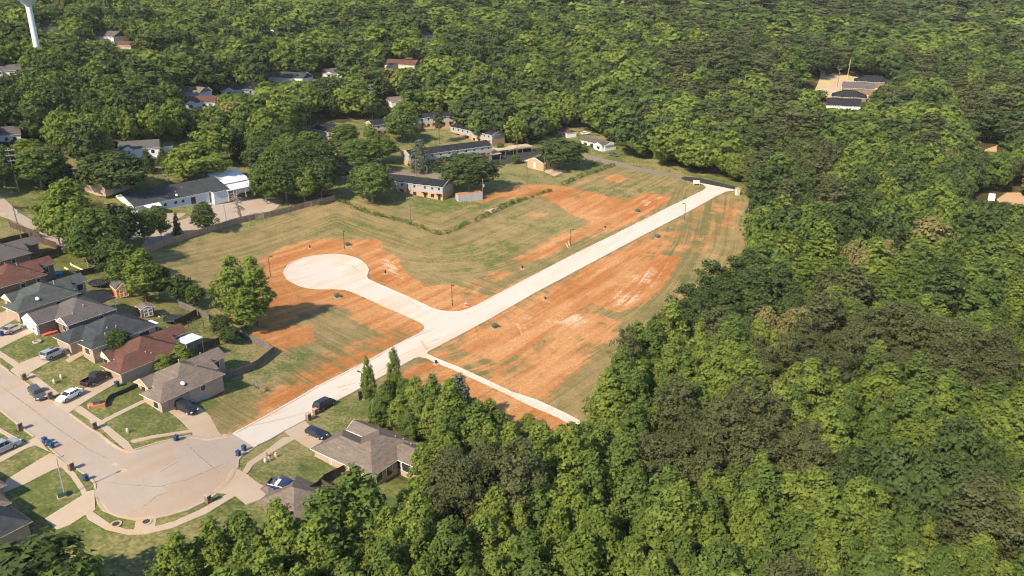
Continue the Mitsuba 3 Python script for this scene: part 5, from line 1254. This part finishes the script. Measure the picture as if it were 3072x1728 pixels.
def bare_tree(label, p, h, seed, ivy=False):
    r = np.random.default_rng(seed)
    t = thing('bare_tree', label, 'tree')
    out = [tube((0, 0, -0.2), (-0.12 * h, 0, h * (0.9 if ivy else 0.4)), 0.035 * h * (1.4 if ivy else 1), 0.02 * h, 7)]
    tw = []
    for i in range(26 if not ivy else 60):
        a, z = r.random() * 6.283, h * (0.3 + 0.35 * r.random()) if not ivy else h * (0.25 + 0.65 * r.random())
        q = np.array((-0.12 * h * z / (h * (0.9 if ivy else 0.4)), 0, z)) if ivy or z < 0.4 * h else np.array((-0.12 * h, 0, 0.4 * h))
        L = h * (0.35 + 0.3 * r.random()) * (0.35 if ivy else 1)
        e = q + L * np.array((math.cos(a), math.sin(a), 0.9 if not ivy else -0.6 * r.random()))
        tw.append(tube(q, e, 0.012 * h, 0.004 * h, 4))
    part(t, 'trunk', here(out, p), 'mat_grey_bark')
    part(t, 'twigs' if not ivy else 'dead_vines', here(tw, p), 'mat_grey_bark', kind='stuff')


lone('shade_tree', 'left lobe of the tall bright tree standing alone by the turning circle', 'gum', 'bright', (-66.16, 183.69), 17.5, 1.1)
lone('shade_tree', 'right lobe of the tall bright tree standing alone by the turning circle', 'gum', 'bright', (-61.45, 183.80), 18, 1.1)
lone('shade_tree', 'lower leafy growth in front of the tall bright tree standing alone', 'gum', 'bright', (-62.65, 179.83), 11, 1.5)
lone('shade_tree', 'tall bright green tree standing in the clump at the left, above the row of houses', 'gum', 'bright', (-117.48, 213.49), 21, 1.5)
lone('shade_tree', 'broad dark tree in the middle of the left clump', 'oak', 'green', (-109.87, 209.18), 15, 1.1)
lone('shade_tree', 'bright tree at the left side of the left clump', 'oak', 'bright', (-123.91, 216.87), 15, 0.9)
lone('shade_tree', 'dark tree at the right side of the left clump, by the fence end', 'oak', 'dark', (-109.84, 223.22), 13, 1.0)
lone('shade_tree', 'green tree in the left clump over the garden beds', 'oak', 'green', (-111.07, 205.32), 12, 1.0)
lone('shade_tree', 'small thin tree in front of the car park behind the tan fence, left one', 'oak', 'green', (-105.94, 230.70), 10, 0.75)
lone('shade_tree', 'small thin tree in front of the car park behind the tan fence, middle one', 'oak', 'green', (-103.73, 234.86), 10.5, 0.7)
lone('shade_tree', 'dark dense tree standing in the line of the tan fence', 'gum', 'dark', (-94.75, 246.51), 10, 1.5)
lone('shade_tree', 'wispy tree between the thin trees and the fence tree', 'cone', 'dark', (-100.58, 239.47), 7.5, 0.8)
lone('shade_tree', 'tall leafy tree behind the barn shaped shed, left of a pair', 'gum', 'green', (-95.68, 193.12), 13, 1.3)
lone('shade_tree', 'tall bright leafy tree behind the sheds, right of a pair', 'gum', 'bright', (-89.05, 187.77), 14, 1.35)
lone('shade_tree', 'dark bushy tree behind the small shed', 'oak', 'dark', (-87.34, 191.44), 9, 0.9)
lone('shade_tree', 'dark bushy tree above the grey fence', 'oak', 'dark', (-102.05, 200.22), 11, 1.0)
lone('shade_tree', 'small dark tree at the right end of the garden tree row', 'oak', 'dark', (-81.13, 189.46), 8, 0.9)
lone('shade_tree', 'wispy shrub tree beside the grey fence and the mown grass', 'oak', 'green', (-77.51, 188.76), 6.5, 0.9)
lone('shade_tree', 'dark shrub tree at the foot of the large lone tree', 'oak', 'dark', (-66.80, 174.30), 5.5, 1.1)
lone('garden_shrub', 'grey green small tree between the charcoal and the reddish roofs', 'oak', 'dark', (-81.46, 156.10), 6.2, 1.1, cat='shrub')
lone('garden_shrub', 'light green shrub between the two nearest roofs, left one', 'gum', 'bright', (-71.11, 152.17), 4.6, 1.9, cat='shrub')
lone('garden_shrub', 'light green shrub between the two nearest roofs, right one', 'gum', 'bright', (-68.74, 155.95), 5.6, 1.8, cat='shrub')
lone('garden_shrub', 'reddish brown shrub by the white garage house\'s door', 'oak', 'tan', (-97.53, 164.73), 2.6, 1.3, cat='shrub')
lone('garden_shrub', 'dark shrub in the corner of the end house\'s back garden', 'oak', 'dark', (-64.03, 171.45), 4.2, 1.3, cat='shrub')
lone('garden_shrub', 'dark oval shrub behind the white fence, left one', 'cone', 'dark', (-126.59, 285.52), 8, 1.3, cat='shrub')
lone('garden_shrub', 'dark oval shrub behind the white fence, right one', 'cone', 'dark', (-124.71, 293.91), 6.5, 1.3, cat='shrub')
lone('shade_tree', 'bright yellow green tree behind the church roof', 'oak', 'bright', (-110.16, 284.34), 14, 1.8)
lone('shade_tree', 'broad dark oak left of the church', 'oak', 'dark', (-127.73, 260.43), 14, 2.0)
lone('shade_tree', 'dark oak right beside the church\'s left end', 'oak', 'dark', (-124.56, 266.78), 11, 1.3)
lone('shade_tree', 'grey green tree left of the broad dark oak', 'cone', 'dark', (-143.23, 258.41), 13, 1.4)
lone('shade_tree', 'light tree by the side street below the tall pole', 'oak', 'green', (-147.25, 254.19), 13, 1.4)
lone('shade_tree', 'dark tree at the left edge above the side street', 'oak', 'dark', (-156.20, 250.32), 13, 1.0)
lone('shade_tree', 'green tree with a pale trunk before the front apartments', 'oak', 'green', (-49.89, 288.18), 14, 1.3)
lone('cedar_tree', 'blue green cedar in front of the long apartment block', 'cone', 'blue', (-36.88, 330.35), 13.5, 1.35)
lone('shade_tree', 'huge round dark oak above the grey container', 'oak', 'dark', (-16.50, 306.31), 14.5, 2.0)
lone('shade_tree', 'round dark oak beside the small brick building', 'oak', 'dark', (20.56, 346.02), 12.5, 1.9)
lone('shade_tree', 'wispy grey green tree in the estate yard, left one', 'oak', 'green', (-71.18, 320.07), 12, 1.5)
lone('shade_tree', 'wispy grey green tree in the estate yard, middle one', 'oak', 'green', (-60.25, 320.48), 13.5, 1.5)
lone('shade_tree', 'green tree in the estate yard, right one', 'oak', 'green', (-54.29, 337.69), 12, 1.4)
lone('shade_tree', 'flat green tree before the left apartment block', 'oak', 'green', (-71.72, 358.80), 10, 1.5)
lone('shade_tree', 'leafy tree between the two rear apartment blocks', 'oak', 'green', (-50.05, 376.01), 14, 1.4)
lone('shade_tree', 'light green tree before the half hidden apartments', 'oak', 'bright', (-51.16, 398.68), 13, 1.3)
lone('shade_tree', 'small light tree at the left end of the half hidden apartments', 'oak', 'bright', (-63.56, 371.08), 8, 0.9)
lone('pine_tree', 'tall narrow pine beside the rear right apartment block', 'pine', 'olive', (-33.09, 377.14), 17, 0.7)
lone('shade_tree', 'young lawn tree left of the estate by the monument sign', 'oak', 'green', (-93.73, 359.53), 11, 1.4)
lone('garden_shrub', 'small tree beside the carports, right end of the estate', 'oak', 'green', (-5.06, 368.46), 4.5, 1.1, cat='shrub')
lone('shade_tree', 'small light tree left of the carports', 'oak', 'green', (1.28, 350.49), 4, 1.1)
for i, (p, h, s, col, lab) in enumerate((((-84.04, 276.15), 14, 1.1, 'green', 'leafy tree at the left of the grove behind the fence corner'), ((-78.32, 280.43), 15, 1.15, 'dark', 'dark tree in the middle of the grove behind the fence corner'), ((-72.08, 280.70), 13, 1.0, 'bright', 'bright small tree at the front of the grove by the fence corner'), ((-67.72, 287.50), 14, 1.1, 'dark', 'dark tree at the right end of the grove by the fence corner'), ((-84.55, 293.99), 15, 1.1, 'green', 'second row leafy tree in the grove, left'), ((-76.96, 297.28), 16, 1.1, 'dark', 'second row dark tree in the grove, middle'), ((-71.96, 305.20), 15, 1.0, 'dark', 'second row dark tree in the grove, right'), ((-91.08, 298.47), 15, 1.1, 'dark', 'third row dark tree in the grove, left'), ((-84.28, 310.32), 15, 1.1, 'green', 'third row leafy tree in the grove, middle'), ((-78.77, 322.34), 14, 1.0, 'green', 'third row leafy tree in the grove, right'), ((-90.58, 325.71), 14, 1.1, 'dark', 'rear dark tree in the grove'), ((-97.16, 316.56), 14, 1.1, 'green', 'rear leafy tree at the left of the grove'))):
    lone('grove_tree', lab, 'oak', col, p, h, s)
lone('young_tree', 'tall skinny tree by the black street lamp, left of a pair', 'gum', 'bright', (-28.80, 148.25), 12.5, 0.5)
lone('young_tree', 'tall skinny tree rising over the new road, right of a pair', 'gum', 'bright', (-23.28, 147.23), 15, 0.5)
lone('young_tree', 'bushy green tree below the skinny pair', 'gum', 'green', (-24.49, 143.93), 9, 1.1)
lone('young_tree', 'bushy green tree right of the skinny pair', 'gum', 'green', (-20.61, 144.46), 9.5, 1.15)
lone('young_tree', 'low bush tree at the lawn edge behind the taupe house', 'oak', 'green', (-25.20, 142.01), 5.5, 1.1)
lone('young_tree', 'bright young tree left of the blue green cedar', 'gum', 'bright', (-15.71, 145.12), 8.5, 1.0)
lone('cedar_tree', 'blue green cedar beside the drainage strip', 'cone', 'blue', (-10.54, 142.06), 13, 1.05)
lone('young_tree', 'olive bushy tree at the foot of the roadside cedar', 'oak', 'green', (-13.35, 140.37), 7, 1.0)
bare_tree('small bare branching tree on the grass beside the new road', (-51.23, 150.54), 3.6, 5)
bare_tree('dead leaning trunk wrapped in dry vines behind the tan fence', (-87.76, 259.43), 11, 8, True)
bare_tree('bare pale tree among the far trees at the left', (-187.99, 377.23), 13, 11)
bare_tree('bare pale tree in the far woods, right of the middle', (134.94, 714.34), 14, 12)
bare_tree('bare thin tree behind the flat carports', (7.31, 386.60), 13, 14)
lone('shade_tree', 'big dark spreading tree in the bottom left corner', 'oak', 'dark', (-61.95, 81.79), 14, 1.4)
lone('shade_tree', 'dark green tree filling the bottom left corner, right part', 'oak', 'green', (-54.75, 80.67), 12.5, 1.3)
lone('shade_tree', 'dark green tree at the bottom edge left of the grass gap', 'oak', 'dark', (-48.63, 76.11), 13, 1.0)
lone('young_tree', 'bright leafy tree at the bottom edge, right of the grass gap', 'gum', 'bright', (-43.52, 87.60), 14, 1.0)
lone('young_tree', 'bright leafy tree at the bottom edge, second right of the grass gap', 'gum', 'bright', (-40.18, 90.94), 13.5, 1.0)
lone('young_tree', 'leafy tree at the bottom edge below the blue pickup', 'gum', 'green', (-37.16, 93.84), 13, 1.0)
lone('young_tree', 'bright leafy tree hiding the roof beside the blue pickup', 'gum', 'bright', (-33.60, 99.10), 11.5, 1.0)
lone('young_tree', 'leafy tree at the bottom edge, leftmost beyond the grass gap', 'gum', 'green', (-43.88, 81.50), 13, 1.0)
for p, h, sp, col, lab in (((-25.53, 139.90), 7, 1.3, 'green', 'lowest leafy tree at the left end of the roadside clump'), ((-21.58, 139.15), 8.5, 1.2, 'bright', 'bright leafy tree in front of the skinny pair'), ((-18.12, 139.67), 9, 1.2, 'green', 'leafy tree in the middle of the roadside clump'), ((-15.53, 136.00), 9, 1.2, 'bright', 'bright leafy tree at the right end of the short brown fence'),
                           ((-13.18, 142.36), 8, 1.0, 'green', 'leafy tree just left of the roadside cedar'), ((-7.11, 138.09), 9.5, 1.2, 'green', 'leafy tree right of the roadside cedar'), ((-4.22, 137.85), 10, 1.1, 'bright', 'bright tree second right of the roadside cedar'), ((-11.06, 135.10), 9, 1.3, 'bright', 'bright tree in front of the roadside cedar'), ((-19.19, 135.04), 7, 1.3, 'green', 'low leafy tree behind the taupe house\'s right end')):
    lone('young_tree', lab, 'gum', col, p, h, sp)
# ---------------------------------------------------------------- open land and the woods round it
OPEN = [Polygon(p).buffer(0) for p in (
    [(-72.1, 68.4), (-174.9, 217.5), (-159.4, 236.0), (-160.0, 254.6), (-151.0, 273.8), (-136.2, 276.9), (-133.0, 312.5), (-119.7, 324.4), (-110.4, 303.0), (-106.7, 314.7), (-97.3, 326.5), (-95.3, 344.7), (-96.2, 365.9), (-97.3, 383.4), (-85.2, 399.0), (-41.3, 421.8), (-23.0, 392.6), (3.7, 377.4), (9.8, 381.1), (23.5, 406.8), (32.2, 415.1), (49.7, 393.5), (45.6, 370.8), (53.5, 362.3), (72.3, 345.0), (85.2, 339.4), (94.2, 328.7), (93.1, 310.5), (83.6, 272.4), (68.9, 226.5), (54.9, 205.7), (46.5, 194.9), (37.0, 179.5), (27.7, 169.8), (18.7, 155.7), (15.9, 144.8), (13.7, 141.5), (7.3, 136.8), (1.5, 137.3), (-5.5, 139.2), (-9.4, 139.6), (-18.8, 142.9), (-23.4, 143.2), (-27.4, 143.5), (-15.8, 138.5), (-13.0, 131.9), (-12.4, 124.3), (-14.4, 118.1), (-16.3, 109.8), (-20.5, 102.7), (-24.8, 101.3), (-30.9, 97.8), (-35.5, 97.1), (-37.4, 93.8), (-41.0, 90.8), (-43.9, 88.7), (-46.3, 84.5), (-43.4, 70.1)],)]
OPEN.append(Polygon([(-220, 40), (-40, 40), (-40, 100), (-220, 200)]))
OPEN += [Polygon(p).buffer(0) for p in ([(179.1, 503.6), (199.6, 547.1), (213.1, 542.8), (225.8, 537.2), (241.6, 519.8), (227.9, 496.5), (194.6, 461.0), (177.6, 459.6)], [(178.5, 298.8), (192.6, 321.6), (208.3, 328.3), (189.5, 295.0)], [(216.1, 379.0), (224.3, 392.0), (235.3, 400.8), (225.1, 382.4)], [(-189.6, 354.7), (-175.6, 369.3), (-167.6, 360.4), (-172.5, 338.2)], [(-134.3, 356.3), (-130.1, 364.5), (-119.1, 358.7), (-118.7, 350.5), (-128.8, 340.0)], [(-132.3, 295.1), (-132.5, 317.9), (-120.6, 334.9), (-113.9, 314.0), (-108.1, 288.6), (-118.9, 274.5)])]
open_land = unary_union(OPEN)
shapely.prepare(open_land)
U_LIMIT = 1536 / 2500 * 1.06
# what the camera's side of a house looks out over: only low yard trees grow there
YARDS = [(np.array(o), L + 2, 0.2) for o, a, L, *_ in FARH] + [(np.array(WT), 7.0, 13.0), (np.array((223.71, 386.27)), 14.0, 0.0), (np.array((192.42, 507.61)), 40.0, 0.0), (np.array((37.26, 378.37)), 22.0, 0.0), (np.array((25.52, 400.07)), 9.0, 0.8), (np.array((35.83, 404.43)), 8.0, 0.3), (np.array((192.06, 310.99)), 24.0, 0.0), (np.array((1.69, 155.08)), 16.0, -0.3), (np.array((7.19, 151.35)), 14.0, -0.3), (np.array((11.14, 148.05)), 9.0, -0.3)]


def tallest(x, y):
    """How tall a tree may grow here without closing a yard's outlook."""
    best = 99.0
    for o, L, see in YARDS:
        D = math.hypot(*o)
        d = o / D
        along, side = D - (x * d[0] + y * d[1]), abs(x * d[1] - y * d[0])
        if -L * 0.3 < along < 150 and side < L * 0.5 + 2.5:
            line = gz(*o) + see + max(0.0, along) * (86.0 - gz(*o) - see) / D
            best = min(best, line - gz(x, y))
            if see > -0.2 and -L * 0.3 < along < L * 0.45:
                best = 0.0
    return best


STANDS = [((28.60, 124.37), 9, 'pine', 'olive'), ((33.03, 122.00), 6, 'pine', 'olive'), ((46.53, 125.07), 6, 'pine', 'olive'), ((44.96, 117.96), 6, 'pine', 'olive'), ((75.41, 170.42), 10, 'pine', 'olive'), ((64.68, 158.73), 10, 'pine', 'olive'),
          ((91.92, 160.10), 13, 'pine', 'olive'), ((34.27, 178.71), 11, 'pine', 'dark'), ((64.44, 176.31), 8, 'oak', 'tan'), ((79.90, 192.54), 7, 'pine', 'olive'), ((-4.03, 112.08), 7.5, 'pine', 'olive'), ((1.27, 111.01), 3.5, 'pine', 'olive'),
          ((70.74, 103.89), 5, 'pine', 'olive'), ((100.46, 223.58), 8, 'oak', 'tan'), ((55.17, 199.06), 14, 'pine', 'dark'), ((63.74, 192.97), 12, 'pine', 'dark'), ((69.27, 109.76), 6, 'oak', 'dark'), ((78.93, 118.06), 6, 'oak', 'dark'), ((52.52, 117.68), 5, 'oak', 'dark'), ((57.41, 113.12), 5, 'oak', 'dark')]


def wood_kind(x, y):
    """Which tree grows where: broad stands of one kind, from slow noise."""
    for (sx, sy), r, kind, col in STANDS:
        if (x - sx) ** 2 + (y - sy) ** 2 < r * r:
            return kind, col
    n1 = float(mikit.meshkit.noise((x * 0.012 + 3, y * 0.012, 0.5), 3))
    n2 = float(mikit.meshkit.noise((x * 0.035, y * 0.035, 1.5), 5))
    r = rng.random()
    east = x > 90 and y > 260 or x > 150 and y > 150
    pine = 0.03 + (0.5 if east else 0.0) * (n1 > 0.36) + 0.3 * (n2 > 0.78)
    if r < pine:
        return 'pine', 'olive' if rng.random() < 0.75 else 'dark'
    if r < pine + 0.012:
        return 'oak', 'tan'
    young = y < 235 and x > -45
    if young:
        return 'gum', 'bright' if rng.random() < 0.6 + 0.9 * (n2 - 0.5) else 'green'
    q = rng.random() + 0.9 * (n2 - 0.5)
    return 'oak', 'bright' if q > 0.66 else 'green' if q > 0.34 else 'dark'


ONES = 'zero one two three four five six seven eight nine ten eleven twelve thirteen fourteen fifteen sixteen seventeen eighteen nineteen'.split()
TENS = 'zero ten twenty thirty forty fifty sixty seventy eighty ninety'.split()


def in_words(v):
    v = int(max(0, min(99, round(v))))
    return ONES[v] if v < 20 else TENS[v // 10] + (' ' + ONES[v % 10] if v % 10 else '')


def in_frame(x, y, z):
    c, s = math.cos(PITCH), math.sin(PITCH)
    d = y * c + (86.0 - z) * s
    u, v = 2500 * x / d, 2500 * ((86.0 - z) * c - y * s) / d
    return (1536 + u, 864 + v, d) if d > 5 else (-9999, -9999, d)


wood = []
yy = 84.0
while yy < 1150:
    step = 4.6 if yy < 180 else 5.4 if yy < 240 else 6.6 if yy < 340 else 8.2 if yy < 600 else 11.5
    half = (yy * 1.05 + 40) * U_LIMIT
    for xx in np.arange(-half, half, step):
        x, y = xx + rng.uniform(-0.45, 0.45) * step, yy + rng.uniform(-0.45, 0.45) * step
        if not shapely.contains_xy(open_land, x, y):
            wood.append((x, y, step))
    yy += step * 0.92
trees = []
for x, y, step in wood:
    kind, col = wood_kind(x, y)
    size = rng.uniform(0.66, 1.12) if rng.random() < 0.8 else rng.uniform(1.15, 1.55)
    if y > 100 and float(mikit.meshkit.noise((x * 0.16, y * 0.16, 7.0), 11)) < 0.2:
        continue
    young = y < 235 and x > -45
    h = (13.0 if young else 14.5) * (0.45 + 0.55 * size) * rng.uniform(0.82, 1.18)
    if kind == 'pine':
        h *= 1.15
    top = tallest(x, y)
    if top < 4.5:
        continue
    if top < h:
        size *= max(0.6, top / h)
        h = top
    px, py, d = in_frame(x, y, gz(x, y) + h * 0.7)
    trees.append((d, x, y, kind, col, h, step * 0.69 * size, -40 < px < 3112 and -40 < py < 1790, px, py, -350 < px < 3420 and -60 < py < 2400))
trees.sort()
LOOK = {('gum', 'bright'): 'bright yellow green young tree', ('gum', 'green'): 'mid green young tree', ('oak', 'bright'): 'bright green rounded tree', ('oak', 'green'): 'mid green rounded tree', ('oak', 'dark'): 'dark green rounded tree', ('oak', 'tan'): 'pale tan flowering tree', ('pine', 'olive'): 'brownish olive pine', ('pine', 'dark'): 'dark green pine'}
left = {'pine_tree': 290, 'broadleaf_tree': 290}
n_mass = 0
for d, x, y, kind, col, h, rad, seen, px, py, close in trees:
    if not close:
        continue
    level = 'near' if d < 200 else 'mid' if d < 360 else 'far' if d < 620 else 'horizon'
    name = 'pine_tree' if kind == 'pine' else 'broadleaf_tree'
    if seen and left[name] > 0 and d < 420:
        left[name] -= 1
        place = f'{in_words(px / 30.72)} percent across and {in_words(py / 17.28)} percent down'
        key = thing(name, f'{LOOK[(kind, col)]} {place}', 'tree', 'pines of the woods' if kind == 'pine' else 'broadleaf trees of the woods')
    else:
        n_mass += 1
        key = f'woodland__{n_mass:03d}'
    plant(key, level, kind, col, x, y, h, rad / (h * WIDTH[kind]))
labels['woodland'] = {'label': 'dense mixed woods of pines and broadleaf trees reaching to the horizon', 'category': 'woods', 'kind': 'stuff'}

# ---------------------------------------------------------------- the air: thin summer haze over the whole place
scene['mat_air'] = {'type': 'null'}
scene['haze_medium'] = {'type': 'homogeneous', 'albedo': rgb(0.95, 0.95, 0.95), 'sigma_t': 0.00006}
scene['haze'] = {'type': 'cube', 'to_world': T().translate((0, 750, 60)).scale((2300, 2300, 110)), 'bsdf': {'type': 'ref', 'id': 'mat_air'}, 'interior': {'type': 'ref', 'id': 'haze_medium'}}
scene['camera']['medium'] = {'type': 'ref', 'id': 'haze_medium'}
labels['haze'] = {'label': 'thin summer haze over the far woods', 'category': 'haze', 'kind': 'stuff'}
#</OBJECTS>
